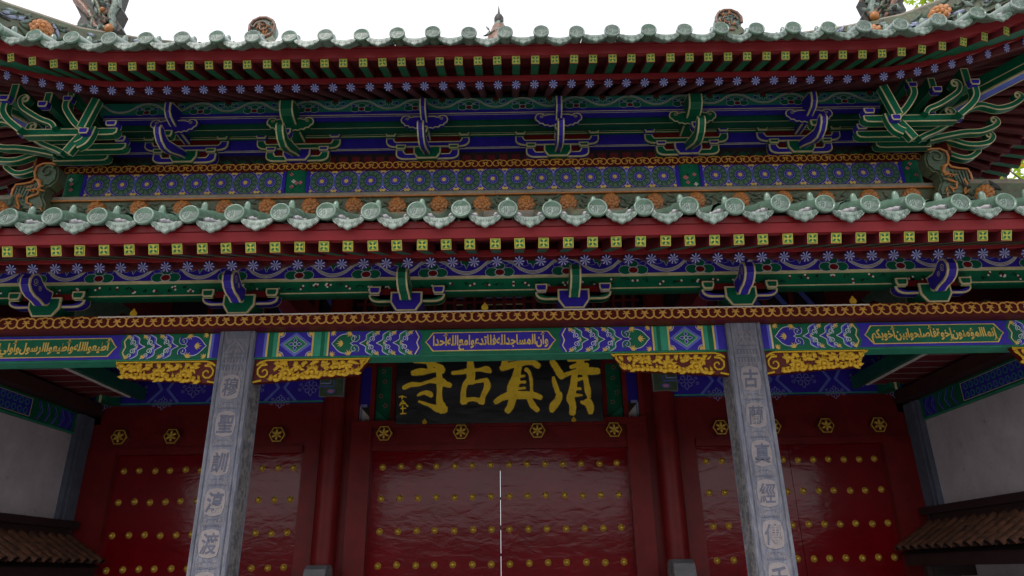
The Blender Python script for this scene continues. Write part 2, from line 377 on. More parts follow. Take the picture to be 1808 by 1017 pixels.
# boards, fascias
def fascia_set(E, par, Yb, zb, kb, Yr, zr, kr, slope_r, Yin, ft, wt):
    E.sweep('eave_board', [(Yb, zb+.0415, kb), (Yr, zb+.0415+.4*(Yr-Yb), (kb+kr)/2), (Yr+.1, zb+.0415+.4*(Yr+.1-Yb), kr)], 'dark_red_wood', par)
    E.sweep('eave_board', [(Yr+.005, zr+.040, kr), (Yr+.3, zr+.040+slope_r*.3, kr*.8), (Yin, zr+.040+slope_r*(Yin-Yr), kr*.3)], 'dark_red_wood', par)
    E.sweep('rafter_gap_board', [(Yr+.05, zr+.03, kr), (Yr+.05, zb+.055+.4*(Yr+.05-Yb), (kb+kr)/2)], 'dark_red_wood', par)
    E.sweep('rafter_end_batten', [(Yr, zr+.036, kr), (Yr-.022, zr+.036, kr), (Yr-.026, zr+.082, kr), (Yr+.02, zr+.082, kr)], 'fascia_red', par)
    z0 = zb + .034
    E.sweep('eave_fascia', [(Yb+.02, z0, kb), (Yb-.025, z0, kb), (Yb-.045, z0+ft, kb), (Yb+.04, z0+ft, kb)], 'fascia_red', par)
    E.sweep('tile_batten', [(Yb+.02, z0+ft+.002, kb), (Yb-.055, z0+ft+.002, kb), (Yb-.062, z0+ft+wt, kb), (Yb+.04, z0+ft+wt, kb)], 'red_paint', par)
fascia_set(UP, upper, -.63, 5.708, .108, -.32, 5.69, .14, .625, .80, .075, .012)
fascia_set(LO, lower, -1.30, 3.6415, .05, -.80, 3.733, .05, .55, -.10, .062, .046)

# ---------------------------------------------------------------- roof tiles
def tile_meshes():
    T = {}
    for key, mat_ in (('a', 'glaze_green'), ('b', 'glaze_pale')):
        mb = MB(); sl = .38
        n = Vector((0, -1, .10)).normalized()
        mb.tube([(0, .004, .0), (0, .33, sl*.33)], [.0585, .0585], mat_, n=16)
        mb.tube([(0, .30, sl*.30), (0, .325, sl*.325)], [.0625, .0625], mat_, n=16)
        mb.lathe([(0, -.012), (.066, -.012), (.068, .0), (.066, .012), (.0575, .014), (.054, .005), (0, .004)], (0, 0, 0), n, mat_, 24)
        mb.lathe([(.024, 0), (.024, .02), (.0215, .045), (.012, .062), (0, .066)], (0, .20, .20*sl + .05), (0, -.1, 1), mat_, 10)
        T['cover' + key] = mb.mesh('cover_tile')
    d = Dec(O=(0, -.0062, .0006), U=(1,0,0), V=Vector((0, .10, 1)).normalized(), N=Vector((0, -1, .10)).normalized())
    d.disc(0, 0, .053, 'glaze_pale', 0, 20)
    for i in range(6):   # ribbed leaf on the right half
        x0 = .006 + i*.0085
        d.ribbon(bez((x0-.012, -.046+i*.004), (x0+.01, -.02), (x0+.008, .02), (x0-.014, .046-i*.003), 6), .0032, 'glaze_relief', 1)
    for q in [((-.045,.01),(-.01,.028)), ((-.04,-.012),(-.006,.010)), ((-.03,-.03),(-.004,-.004)), ((-.02,.03),(-.026,-.03)), ((-.008,.02),(-.012,-.034)), ((-.044,.0),(-.03,.02))]:
        d.ribbon([q[0], ((q[0][0]+q[1][0])/2+.003, (q[0][1]+q[1][1])/2+.004), q[1]], .004, 'glaze_relief', 1)
    d.ring(0, 0, .050, .003, 'glaze_relief', 1, 20)
    T['disc'] = d.mesh('moulded_pattern')
    mb = MB(); V = Vector((0, .12, 1)).normalized(); N = Vector((0, -1, .12)).normalized()
    half = [(.104, -.028), (.108, -.045), (.098, -.062), (.082, -.078), (.070, -.082), (.060, -.098), (.042, -.106), (.030, -.106), (.018, -.118), (0, -.128)]
    top = [(-.104 + .208*i/8, -.028 - .022*sin(pi*i/8)) for i in range(9)]
    out = top + half[1:] + [(-x, y) for x, y in reversed(half[1:-1])]
    mb.prism(out, (0,0,0), (1,0,0), V, N, -.010, .006, 'glaze_pale')
    d = Dec(O=Vector((0,0,0)) + N*.0065, U=(1,0,0), V=V, N=N)
    d.ribbon([(x*.9, y*.93 - .003) for x, y in half[1:]][::1], .0032, 'glaze_relief', 1); d.ribbon([(-x*.9, y*.93 - .003) for x, y in half[1:]], .0032, 'glaze_relief', 1)
    for sg in (-1, 1):
        d.at(0, 0, sg)
        d.spiral(.066, -.060, .004, .015, 0, 1.3, .003, 'glaze_relief'); d.spiral(.030, -.086, .003, .013, 1, 1.3, .003, 'glaze_relief')
        for i in range(5): d.ribbon([(.012+i*.018, -.066+i*.002), (.008+i*.016, -.085 + i*.004)], .0026, 'glaze_relief')
    d.at(0, 0)
    mb2 = MB(); mb2.__dict__.update({k: v for k, v in mb.__dict__.items()})
    o = len(mb.v)
    for f, mi_, s_ in zip(d.f, d.m, d.sm):
        mb.f.append(tuple(o + i for i in f)); mb.m.append(mb.mi(d.ml[mi_])); mb.sm.append(s_)
    mb.v.extend(d.v)
    # pan channel behind the lip and the lime bedding over it
    rows = [[(x, .004 + t, y - .0015 + t*.38) for x, y in [(-.104 + .208*i/8, -.032 - .030*sin(pi*i/8)) for i in range(9)]] for t in (0, .30)]
    mb.grid(rows, 'glaze_pale', True)
    rr = random.Random(3)
    for sg in (-1, 1):
        pts = [(sg*(.084 - .012*(i % 2)), .055 + i*.028, -.020 + (.055+i*.028)*.38 + rr.uniform(-.006, .006)) for i in range(9)]
        mb.tube(pts, [.018 + rr.uniform(-.005, .006) for _ in pts], 'lime_mortar', n=6)
    T['drip'] = mb.mesh('drip_tile')
    return T
T = tile_meshes()
def tile_row(E, par, Yd, zd, kd, a_list, curve, roofname, Ytop):
    for sg, a in a_list:
        a += R.uniform(-.005, .005); zz = R.uniform(-.006, .006)
        p = E.front(sg, a, Yd + R.uniform(-.012, .006), zd + zz, kd)
        rot = Matrix.Rotation(R.uniform(-.03, .03), 4, 'X') @ Matrix.Rotation(R.uniform(-.035, .035), 4, 'Z')
        o = put('cover_tile', T['covera'] if E is LO else T['coverb' if R.random() < .45 else 'covera'], par, M=Matrix.Translation(p) @ rot)
        e = bpy.data.objects.new('moulded_pattern', T['disc']); col.objects.link(e); e.parent = o; e.matrix_local = Matrix.Rotation(R.uniform(-.25, .25), 4, 'Y')
def drips(E, par, Yd, zd, kd, a_list):
    for sg, a in a_list:
        p = E.front(sg, a + R.uniform(-.004, .004), Yd + .012 + R.uniform(-.008, .008), zd - .001 + R.uniform(-.007, .005), kd)
        q = E.front(sg, a + .05, Yd, zd, kd); q0 = E.front(sg, a - .05, Yd, zd, kd)
        tilt = atan2(q.z - q0.z, .1) * sg
        put('drip_tile', T['drip'], par, M=Matrix.Translation(p) @ Matrix.Rotation(-tilt, 4, 'Y') @ Matrix.Rotation(R.uniform(-.05, .03), 4, 'X'))
def alist(ph, p, amax):
    out = []; k = -60
    while k < 60:
        x = ph + p*k
        if abs(x) < amax: out.append((1 if x > 0 else -1, abs(x)))
        k += 1
    return out
upA, upD = alist(.155, .304, 5.75), alist(.155+.152, .304, 5.7)
loA, loD = alist(-.145, .302, 6.3), alist(-.145+.151, .302, 6.3)
tile_row(UP, upper, -.82, 5.838, .085, upA, None, None, 0); drips(UP, upper, -.82, 5.838, .085, upD)
tile_row(LO, lower, -1.40, 3.842, .04, loA, None, None, 0); drips(LO, lower, -1.40, 3.842, .04, loD)
# the rest of the tile field up each slope, too foreshortened to pick apart
def field(E, par, Yd, zd, kd, alst, zc, Yend, xlim):
    mb = MB(); ns = 10
    for sg, a in alst:
        if xlim(Yd + .4) < a - .2: continue
        pts = []
        for i in range(ns+1):
            Y = Yd + .32 + (Yend - Yd - .32)*i/ns
            if a > xlim(Y): break
            x, y, z = E.pt(a, Y, zc(Y - Yd), kd*max(0, 1 - (Y-Yd)/1.6)); pts.append((sg*x, y, z + .012))
        if len(pts) > 1: mb.tube(pts, .057, 'glaze_green', n=8, caps=False)
    rows = []
    for i in range(ns+1):
        Y = Yd + .25 + (Yend - Yd - .25)*i/ns; L = xlim(Y); row = []
        for j in range(-40, 41):
            a = L*abs(j)/40; x, y, z = E.pt(a, Y, zc(Y - Yd), kd*max(0, 1 - (Y-Yd)/1.6)); row.append(((1 if j > 0 else -1)*x, y, z - .05))
        rows.append(row)
    mb.grid(rows, 'glaze_green', True)
    for sg in (-1, 1):      # side slopes
        rows = []; Ys = min(Yend, 1.42)
        for i in range(ns+1):
            Y = Yd + .1 + (Ys - Yd - .1)*i/ns; row = []
            for j in range(13):
                a = xlim(Y) + (E.back - xlim(Y))*j/12; x, y, z = E.pt(a, Y, zc(Y - Yd), kd*max(0, 1 - (Y-Yd)/1.6))
                row.append((sg*(E.ax + E.ay - y), E.ay - (x - E.ax), z - .05))
            rows.append(row)
        mb.grid(rows, 'glaze_green', True)
    mb.build('tile_field', par, kind='stuff')
zlo = lambda s: 3.842 + .36*s + .075*s*s
zup = lambda s: 5.838 + .46*s + .07*s*s
field(LO, lower, -1.40, 3.842, .04, loA, zlo, .58, lambda Y: 5.2 - Y)
field(UP, upper, -.82, 5.838, .085, upA, zup, 2.75, lambda Y: max(3.75, 5.17 - Y))

# ---------------------------------------------------------------- ridges
def peony_mesh(rad, m, name):
    mb = MB(); rr = random.Random(5)
    for ring, (n_, r0, L, up_) in enumerate([(9, .50, .52, .0), (8, .34, .46, .20), (6, .12, .36, .38)]):
        for i in range(n_):
            a = 2*pi*i/n_ + ring*.4 + rr.uniform(-.1, .1); c, s_ = cos(a), sin(a); w = L*.80
            P = lambda u, v, h: ((c*(r0*.4+u) - s_*v)*rad, -h*rad, (s_*(r0*.4+u) + c*v)*rad)
            vs = [P(0, -w*.3, up_), P(0, w*.3, up_), P(L*.5, -w*.62, up_+.20), P(L*.5, 0, up_+.32), P(L*.5, w*.62, up_+.20), P(L, -w*.42, up_+.10), P(L*1.1, 0, up_+.16), P(L, w*.42, up_+.10)]
            mb.add(vs, [(0,2,3), (0,3,1), (1,3,4), (2,5,6,3), (3,6,7,4)], m, True)
    mb.blob((0, -.5*rad, 0), .2*rad, .22*rad, .2*rad, m, 8, 5)
    mb.blob((0, .02, 0), .9*rad, .03, .8*rad, m, 10, 4)
    return mb.mesh(name)
PEONY = peony_mesh(.112, 'glaze_amber', 'moulded_peony')
def leaf(mb, O, ang, L, w, m, U=(1,0,0), V=(0,0,1), N=(0,-1,0), curl=.3, lift=.02):
    O, U, V, N = map(Vector, (O, U, V, N)); c, s_ = cos(ang), sin(ang); vs = []
    prof = [(0, .12), (.25, .8), (.5, 1), (.78, .6), (1, 0)]
    for t, ww in prof:
        cx, cy = t*L, curl*L*t*t
        for sd, hh in ((-1, 0), (0, 1), (1, 0)):
            x, y = cx, cy + sd*ww*w/2; vs.append(O + U*(x*c - y*s_) + V*(x*s_ + y*c) + N*(hh*lift*(1 - t*.6) + .003))
    mb.add(vs, [(3*i+j, 3*i+j+1, 3*i+j+4, 3*i+j+3) for i in range(4) for j in range(2)], m, True)
ridge = put('lower_ridge', None, gate)
mb = MB(); mb.box(-4.42, 4.42, .63, .80, 4.70, 5.10, 'glaze_ridge'); mb.build('ridge_wall', ridge)
mb = MB(); mb.tube([(-4.42, .655, 5.128), (4.42, .655, 5.128)], .034, 'tan_tile', n=10); mb.box(-4.42, 4.42, .60, .79, 5.083, 5.098, 'glaze_amber')
mb.build('ridge_coping', ridge)
mb = MB(); mb.box(-4.42, 4.42, .60, .66, 4.885, 4.905, 'glaze_amber'); mb.box(-4.42, 4.42, .57, .66, 4.80, 4.884, 'tan_tile'); mb.build('ridge_base', ridge)
for k in range(-10, 11):
    x = -.1 + .4245*k
    if abs(x) < 4.3:
        put('moulded_peony', PEONY, ridge, M=Matrix.Translation((x + R.uniform(-.01, .01), .612, 4.985 + R.uniform(-.008, .008))) @ Matrix.Rotation(R.uniform(-.3, .3), 4, 'Y'))
mb = MB()
for k in range(-10, 11):
    x0 = -.1 + .4245*(k+.5)
    if abs(x0) > 4.3: continue
    for i in range(11):
        leaf(mb, (x0 + R.uniform(-.12, .10), .628, 4.985 + R.uniform(-.065, .055)), R.uniform(-.7, .7) + (pi if R.random() < .5 else 0), R.uniform(.07, .15), R.uniform(.025, .05), 'glaze_leaf' if R.random() < .75 else 'glaze_ridge', curl=R.uniform(-.4, .4), lift=.028)
mb.build('moulded_leaves', ridge, kind='stuff')

def hip_wall(path, h0, h1, th_, nm, par, flowers=3, mt='glaze_ridge'):
    """ridge wall following path (x,y,ztop); h0 height of the decorated band"""
    e = put(nm, None, par); mb = MB(); P = [Vector(p) for p in path]
    for a, b in zip(P[:-1], P[1:]):
        mb.bar(a - Vector((0,0,h0/2+.03)), b - Vector((0,0,h0/2+.03)), th_, h0, mt)
    mb.build('ridge_wall', e)
    mb = MB(); mb.tube([tuple(p) for p in P], .045, 'tan_tile', n=10)
    mb.tube([tuple(p - Vector((0,0,h0+.03))) for p in P], .03, 'glaze_amber', n=8); mb.build('ridge_coping', e)
    lv = MB()
    for a, b in zip(P[:-1], P[1:]):
        d = (b - a); L = d.length; U = d.normalized(); N = U.cross(Vector((0,0,1))).normalized()
        if N.y > 0: N = -N
        V = N.cross(U); V = V if V.z > 0 else -V
        nf = max(1, int(L/.42))
        for i in range(nf):
            c = a + d*((i+.5)/nf) - Vector((0,0,h0/2+.03)) + N*(th_/2+.004)
            Mx = Matrix((U, -N, V)).transposed().to_4x4()
            put('moulded_peony', PEONY, e, M=Matrix.Translation(c) @ Mx @ Matrix.Diagonal((1.35, 1.2, 1.35, 1) if h0 > .3 else (1, 1, 1, 1)))
            for _ in range(12 if h0 < .3 else 30):
                leaf(lv, c + U*R.uniform(-.25, .25) + V*R.uniform(-h0*.35, h0*.35), R.uniform(-.8, .8) + (pi if R.random() < .5 else 0), R.uniform(.08, .17), R.uniform(.03, .055), R.choice(['glaze_leaf', 'glaze_leaf', 'glaze_dark'] if h0 < .3 else ['glaze_pale', 'glaze_leaf', 'glaze_dark', 'lilac_glaze']), U=U, V=V, N=N, curl=R.uniform(-.4, .4), lift=.03)
    lv.build('moulded_leaves', e, kind='stuff'); return e
for sg in (-1, 1):
    hip_wall([(sg*4.50, .62, 5.13), (sg*4.95, .17, 4.86), (sg*5.5, -.4, 4.66), (sg*6.5, -1.3, 4.60)], .20, 0, .14, 'hip_ridge', lower)
    hip_wall([(sg*3.75, 1.45, 7.72), (sg*4.12, 1.05, 7.46), (sg*4.53, .62, 7.23), (sg*5.05, .12, 7.14), (sg*5.95, -.8, 7.2)], .34, 0, .16, 'hip_ridge', upper)
mb = MB(); mb.bar((-3.5, 2.8, 8.30), (3.5, 2.8, 8.30), .2, .5, 'glaze_ridge'); mb.build('main_ridge', upper)
mb = MB()
for sg in (-1, 1): mb.bar((sg*3.6, 2.6, 8.2), (sg*3.75, 1.4, 7.5), .2, .35, 'glaze_ridge')
mb.build('gable_ridge', upper)

# ridge beasts
BEAST = [(4.304,5.407),(4.344,5.423),(4.429,5.421),(4.486,5.387),(4.491,5.32),(4.468,5.255),(4.493,5.213),(4.56,5.196),(4.642,5.186),(4.658,5.137),(4.656,5.072),(4.631,4.976),(4.546,4.914),(4.323,4.90),(4.325,4.982),(4.372,5.061),(4.377,5.142),(4.356,5.175),(4.328,5.175),(4.273,5.242),(4.271,5.325)]
for sg in (-1, 1):
    e = put('ridge_beast', None, lower); mb = MB()
    pts = [(x*sg, z) for x, z in BEAST]
    mb.prism(pts, (0, .50, 0), (1,0,0), (0,0,1), (0,-1,0), -.09, .03, 'glaze_ridge')
    mb.prism(offset_poly(pts, .018), (0, .50, 0), (1,0,0), (0,0,1), (0,-1,0), .03, .05, 'glaze_leaf'); mb.build('body', e)
    mb = MB(); y = .437
    def T2(pts, rad, m, n=6): mb.tube([(sg*x, y, z) for x, z in pts], rad, m, n=n)
    T2([(x, z) for x, z in BEAST[:8]], [.012]*8, 'glaze_amber')
    T2([(x, z) for x, z in BEAST[7:13]], [.012]*6, 'glaze_amber')
    sp = [(4.375 + (.075 - .0055*i)*cos(2.6 - i*.62), 5.335 + (.075 - .0055*i)*sin(2.6 - i*.62)) for i in range(13)]
    T2(sp, [.014 - .0006*i for i in range(13)], 'glaze_ridge'); T2([(4.47, 5.25), (4.42, 5.22), (4.40, 5.16), (4.43, 5.12)], [.012, .02, .018, .01], 'glaze_amber')
    for q in range(5): T2([(4.48 + q*.035, 5.17), (4.50 + q*.03, 5.10), (4.52 + q*.025, 5.03)], [.008, .012, .005], 'glaze_leaf')
    T2([(4.40, 5.12), (4.44, 5.135), (4.49, 5.12), (4.54, 5.125)], [.008, .016, .013, .006], 'glaze_amber')
    T2([(4.40, 5.08), (4.45, 5.06), (4.50, 5.04), (4.49, 4.98), (4.44, 4.965), (4.45, 4.93)], [.010, .015, .014, .012, .012, .008], 'glaze_amber')
    T2([(4.58, 5.08), (4.60, 5.02), (4.57, 4.97), (4.55, 4.93)], [.012, .016, .014, .008], 'glaze_amber')
    mb.blob((sg*4.455, y - .01, 5.105), .02, .02, .014, 'glaze_amber'); mb.blob((sg*4.455, y - .026, 5.105), .009, .009, .009, 'black_paint')
    for q in range(14): leaf(mb, (sg*R.uniform(4.36, 4.62), y + .006, R.uniform(4.93, 5.16)), R.uniform(0, 6), R.uniform(.04, .08), .02, R.choice(['glaze_leaf', 'glaze_ridge', 'glaze_amber']), lift=.02)
    mb.build('carving', e)
UB = [(4.859,8.05),(4.83,7.786),(4.77,7.69),(4.72,7.60),(4.74,7.50),(4.69,7.40),(4.70,7.33),(4.65,7.26),(4.66,7.12),(4.62,6.9),(4.15,6.9),(4.19,7.2),(4.25,7.33),(4.22,7.42),(4.30,7.55),(4.27,7.70),(4.33,7.80),(4.31,8.05)]
for sg in (-1, 1):
    e = put('ridge_beast', None, upper); mb = MB(); pts = [(x*sg, z) for x, z in UB]
    mb.prism(pts, (0, .85, 0), (1,0,0), (0,0,1), (0,-1,0), -.1, .06, 'glaze_dark'); mb.build('body', e)
    mb = MB(); y = .78
    def T2(pts, rad, m, n=7): mb.tube([(sg*x, y, z) for x, z in pts], rad, m, n=n)
    T2([(4.86, 8.0), (4.80, 7.82), (4.70, 7.72), (4.60, 7.60), (4.52, 7.45), (4.40, 7.36)], [.045, .05, .05, .035, .03, .02], 'glaze_brown')
    T2([(4.80, 8.0), (4.66, 7.92), (4.56, 7.78), (4.48, 7.60), (4.42, 7.48)], [.03, .035, .03, .03, .02], 'glaze_ridge')
    T2([(4.36, 7.95), (4.33, 7.75), (4.36, 7.6), (4.31, 7.45), (4.35, 7.35)], [.05, .055, .045, .04, .03], 'glaze_pale')
    T2([(4.50, 7.95), (4.44, 7.82), (4.40, 7.70), (4.44, 7.6)], [.03, .04, .035, .02], 'glaze_dark')
    mb.blob((sg*4.33, y - .03, 7.38), .055, .05, .06, 'glaze_amber'); mb.blob((sg*4.46, y - .03, 7.66), .03, .03, .03, 'glaze_amber')
    for q in range(70): leaf(mb, (sg*R.uniform(4.28, 4.62), y - .01, R.uniform(7.05, 7.95)), R.uniform(0, 6), R.uniform(.07, .14), .045, R.choice(['glaze_pale', 'glaze_brown', 'glaze_dark', 'glaze_pale', 'glaze_leaf']), lift=.04)
    mb.build('carving', e)
    # main ridge dragon with its round curled tail
    e = put('ridge_dragon', None, upper); mb = MB(); cx = 3.45
    mb.prism([(sg*x, z) for x, z in [(3.2, 8.3), (3.75, 8.3), (3.74, 8.8), (3.62, 9.0), (3.3, 9.05), (3.2, 8.8)]], (0, 2.8, 0), (1,0,0), (0,0,1), (0,-1,0), -.1, .1, 'glaze_ridge')
    mb.lathe([(0, -.09), (.17, -.09), (.20, -.05), (.20, .05), (.17, .09), (0, .09)], (sg*cx, 2.8, 9.13), (0, -1, 0), 'glaze_pale', 20); mb.build('body', e)
    mb = MB(); mb.tube([(sg*(cx + .19*cos(t/10*pi*1.7 - .3)), 2.70, 9.13 + .19*sin(t/10*pi*1.7 - .3)) for t in range(11)], .024, 'glaze_brown', n=7)
    mb.tube([(sg*(cx + (.13 - .011*t)*cos(t*.7)), 2.69, 9.13 + (.13 - .011*t)*sin(t*.7)) for t in range(11)], .016, 'glaze_brown', n=6)
    for q in range(34): leaf(mb, (sg*cx + R.uniform(-.14, .14), 2.70, 9.13 + R.uniform(-.12, .1)), R.uniform(0, 6), .09, .03, R.choice(['glaze_dark', 'glaze_amber', 'glaze_pale']), lift=.03)
    mb.build('curled_tail', e)
e = put('gourd_finial', None, upper); mb = MB()
mb.lathe([(0, 8.4), (.20, 8.4), (.22, 8.75), (.17, 8.95), (.13, 9.05), (.10, 9.15)], (.05, 2.8, 0), (0,0,1), 'glaze_brown', 16)
for q in range(26): a = R.uniform(0, 6.28); leaf(mb, (.05 + .15*cos(a), 2.8 + .15*sin(a), R.uniform(8.8, 9.1)), R.uniform(0, 6), .09, .04, R.choice(['glaze_amber', 'glaze_pale', 'glaze_dark']), lift=.03)
mb.build('base', e)
mb = MB(); mb.lathe([(.10, 9.15), (.07, 9.18), (.075, 9.21), (.06, 9.23)], (.05, 2.8, 0), (0,0,1), 'glaze_pale', 16); mb.build('collar', e)
mb = MB(); mb.lathe([(.06, 9.23), (.072, 9.26), (.072, 9.32), (.05, 9.37), (.022, 9.40), (.014, 9.46), (.004, 9.56), (0, 9.57)], (.05, 2.8, 0), (0,0,1), 'glaze_dark', 16); mb.build('point', e)

# ---------------------------------------------------------------- writing
def glyph_mesh(s, name, size, m, sx=1., sy=1., bold=0., depth=.002, shear=0.):
    c = bpy.data.curves.new('writing', 'FONT'); c.body = s; c.size = size; c.align_x = 'CENTER'; c.offset = bold; c.extrude = depth; c.shear = shear; c.resolution_u = 2
    o = bpy.data.objects.new('writing', c); col.objects.link(o)
    bpy.context.view_layer.update()
    dg = bpy.context.evaluated_depsgraph_get(); me = bpy.data.meshes.new_from_object(o.evaluated_get(dg))
    bpy.data.objects.remove(o); bpy.data.curves.remove(c)
    me.name = name
    if len(me.vertices) == 0: return me
    xs = [v.co.x for v in me.vertices]; ys = [v.co.y for v in me.vertices]; cx, cy = (min(xs)+max(xs))/2, (min(ys)+max(ys))/2
    for v in me.vertices: v.co = ((v.co.x - cx)*sx, -v.co.z, (v.co.y - cy)*sy)
    me.materials.clear(); me.materials.append(MATS[m]); me['w'] = (max(xs)-min(xs)); me['h'] = (max(ys)-min(ys))
    for p in me.polygons: p.use_smooth = False
    return me
FORMS = {'ا':(0xFE8D,0xFE8E,0,0),'أ':(0xFE83,0xFE84,0,0),'إ':(0xFE87,0xFE88,0,0),'ب':(0xFE8F,0xFE90,0xFE91,0xFE92),'ة':(0xFE93,0xFE94,0,0),'ت':(0xFE95,0xFE96,0xFE97,0xFE98),'ج':(0xFE9D,0xFE9E,0xFE9F,0xFEA0),'ح':(0xFEA1,0xFEA2,0xFEA3,0xFEA4),'خ':(0xFEA5,0xFEA6,0xFEA7,0xFEA8),'د':(0xFEA9,0xFEAA,0,0),'ر':(0xFEAD,0xFEAE,0,0),'س':(0xFEB1,0xFEB2,0xFEB3,0xFEB4),'ص':(0xFEB9,0xFEBA,0xFEBB,0xFEBC),'ط':(0xFEC1,0xFEC2,0xFEC3,0xFEC4),'ع':(0xFEC9,0xFECA,0xFECB,0xFECC),'ف':(0xFED1,0xFED2,0xFED3,0xFED4),'ك':(0xFED9,0xFEDA,0xFEDB,0xFEDC),'ل':(0xFEDD,0xFEDE,0xFEDF,0xFEE0),'م':(0xFEE1,0xFEE2,0xFEE3,0xFEE4),'ن':(0xFEE5,0xFEE6,0xFEE7,0xFEE8),'ه':(0xFEE9,0xFEEA,0xFEEB,0xFEEC),'و':(0xFEED,0xFEEE,0,0),'ؤ':(0xFE85,0xFE86,0,0),'ي':(0xFEF1,0xFEF2,0xFEF3,0xFEF4)}
def arabic(s):
    out = []; prev = False
    for i, c in enumerate(s):
        if c not in FORMS: out.append('' if c == ' ' else c); prev = False; continue
        f = FORMS[c]; nxt = i+1 < len(s) and s[i+1] in FORMS; canj = f[2] != 0
        out.append(chr(f[(3 if nxt and canj else 1) if prev else (2 if nxt and canj else 0)])); prev = canj and nxt
    return ''.join(reversed(out))

# ---------------------------------------------------------------- front columns
def column(x, glyphs):
    e = put('stone_column', None, gate)
    h = .14; q = [(-.100, -.14), (.100, -.14), (.106, -.130), (.112, -.130)] + [(.124 + .018*cos(t), -.124 + .018*sin(t)) for t in [-pi*.75, -pi*.5, -pi*.25, 0, pi*.25]] + [(.130, -.112), (.130, -.106)]
    pts = []
    for r in range(4):
        c, s_ = round(cos(r*pi/2)), round(sin(r*pi/2))
        pts += [(a*c - b*s_, a*s_ + b*c) for a, b in q]
    mb = MB(); n = len(pts)
    lev = [.15 + i*.3 for i in range(12)] + [3.447]
    vs = [(x + a, b, z) for z in lev for a, b in pts]
    mb.add(vs, [(i*n+j, i*n+(j+1) % n, (i+1)*n+(j+1) % n, (i+1)*n+j) for i in range(len(lev)-1) for j in range(n)], 'stone_blue')
    mb.box(x-.22, x+.22, -.22, .22, .10, .30, 'stone_blue'); mb.build('shaft', e)
    for sg in (-1, 1):    # carved vine panels on the side faces
        mb = MB(); mb.box(x + sg*.138, x + sg*.1425, -.095, .095, .4, 3.0, 'stone_carved'); mb.build('carved_panel', e)
    z = 2.985
    med = MB(); out = []
    for a in range(40):
        t = 2*pi*a/40; r = 1 - .05*abs(sin(t*4))**.6; cx_ = abs(cos(t))**.55*(1 if cos(t) > 0 else -1); cy_ = abs(sin(t))**.55*(1 if sin(t) > 0 else -1)
        out.append((.077*cx_*r, .101*cy_*r))
    med.prism(out, (0,0,0), (1,0,0), (0,0,1), (0,-1,0), -.001, .004, 'stone_pink'); MED = med.mesh('medallion')
    d = Dec(O=(0, -.0005, 0))
    for sg in (-1, 1):
        d.at(0, 0, sg); d.ring(.035, .004, .014, .0045, 'stone_pink', 1, 12); d.spiral(.062, -.012, .004, .013, .3, 1.2, .004, 'stone_pink'); d.spiral(.058, .016, .003, .011, 2.5, 1.1, .004, 'stone_pink')
        d.ribbon(bez((.0, -.02), (.02, -.03), (.05, -.028), (.07, -.022), 6), .005, 'stone_glyph'); d.ribbon(bez((.005, .02), (.02, .024), (.04, .02), (.045, .010), 6), .004, 'stone_glyph')
        for i in range(4): d.disc(.012 + i*.016, -.017, .0045, 'stone_glyph', 1, 6)
    SCR = d.mesh('carved_scroll')
    for i, ch in enumerate(glyphs):
        zc = z - i*.2895
        put('medallion', MED, e, loc=(x, -.1405, zc))
        me = glyph_mesh(ch, 'carved_character', .15, 'stone_glyph', .82, 1.02, .0018 if ch in '傳經蘭穆渡' else .0035, .0012, .12)
        put('carved_character', me, e, loc=(x, -.1455, zc))
        put('carved_scroll', SCR, e, loc=(x, -.1402, zc - .145))
    d = Dec(O=(x, -.1405, 0))
    def fr(y0, y1): 
        for a, b in ((y0, y1),): d.ribbon([(-.085, a), (.085, a)], .004, 'stone_pink'); d.ribbon([(-.085, b), (.085, b)], .004, 'stone_glyph')
    fr(3.375, 3.255); d.ribbon([(-.08, 3.265), (-.04, 3.32), (0, 3.365), (.04, 3.32), (.08, 3.265)], .007, 'stone_pink'); d.ribbon([(-.05, 3.265), (0, 3.335), (.05, 3.265)], .004, 'stone_pink')
    for sg in (-1, 1):
        d.at(0, 0, sg)
        for cx_, cy_ in ((.012, 3.29), (.03, 3.275), (.065, 3.35), (.045, 3.36)): d.spiral(cx_, cy_, .003, .011, 1, 1.2, .0035, 'stone_pink')
    d.at(0, 0)
    for yy in (3.20, 3.135):
        for i in range(-6, 7): d.ribbon([(i*.0125, yy - .015), (i*.0125, yy + .015)], .005, 'stone_pink' if i % 2 else 'stone_glyph')
        fr(yy - .022, yy + .022)
    for sg in (-1, 1):
        d.at(0, 0, sg)
        for q in range(4): d.spiral(.015 + q*.018, 3.10 - (q % 2)*.006, .002, .008, q, 1.2, .003, 'stone_pink')
    d.at(0, 0); d.build('carved_capital_band', e)
    return e
column(-2.045, '穆聖訓淳渡人'); column(2.045, '古蘭真經傳千')
for x in (-5.2, 5.2):
    mb = MB(); mb.box(x-.13, x+.13, -.14, .14, .15, 3.446, 'stone_blue'); mb.build('stone_column', gate)

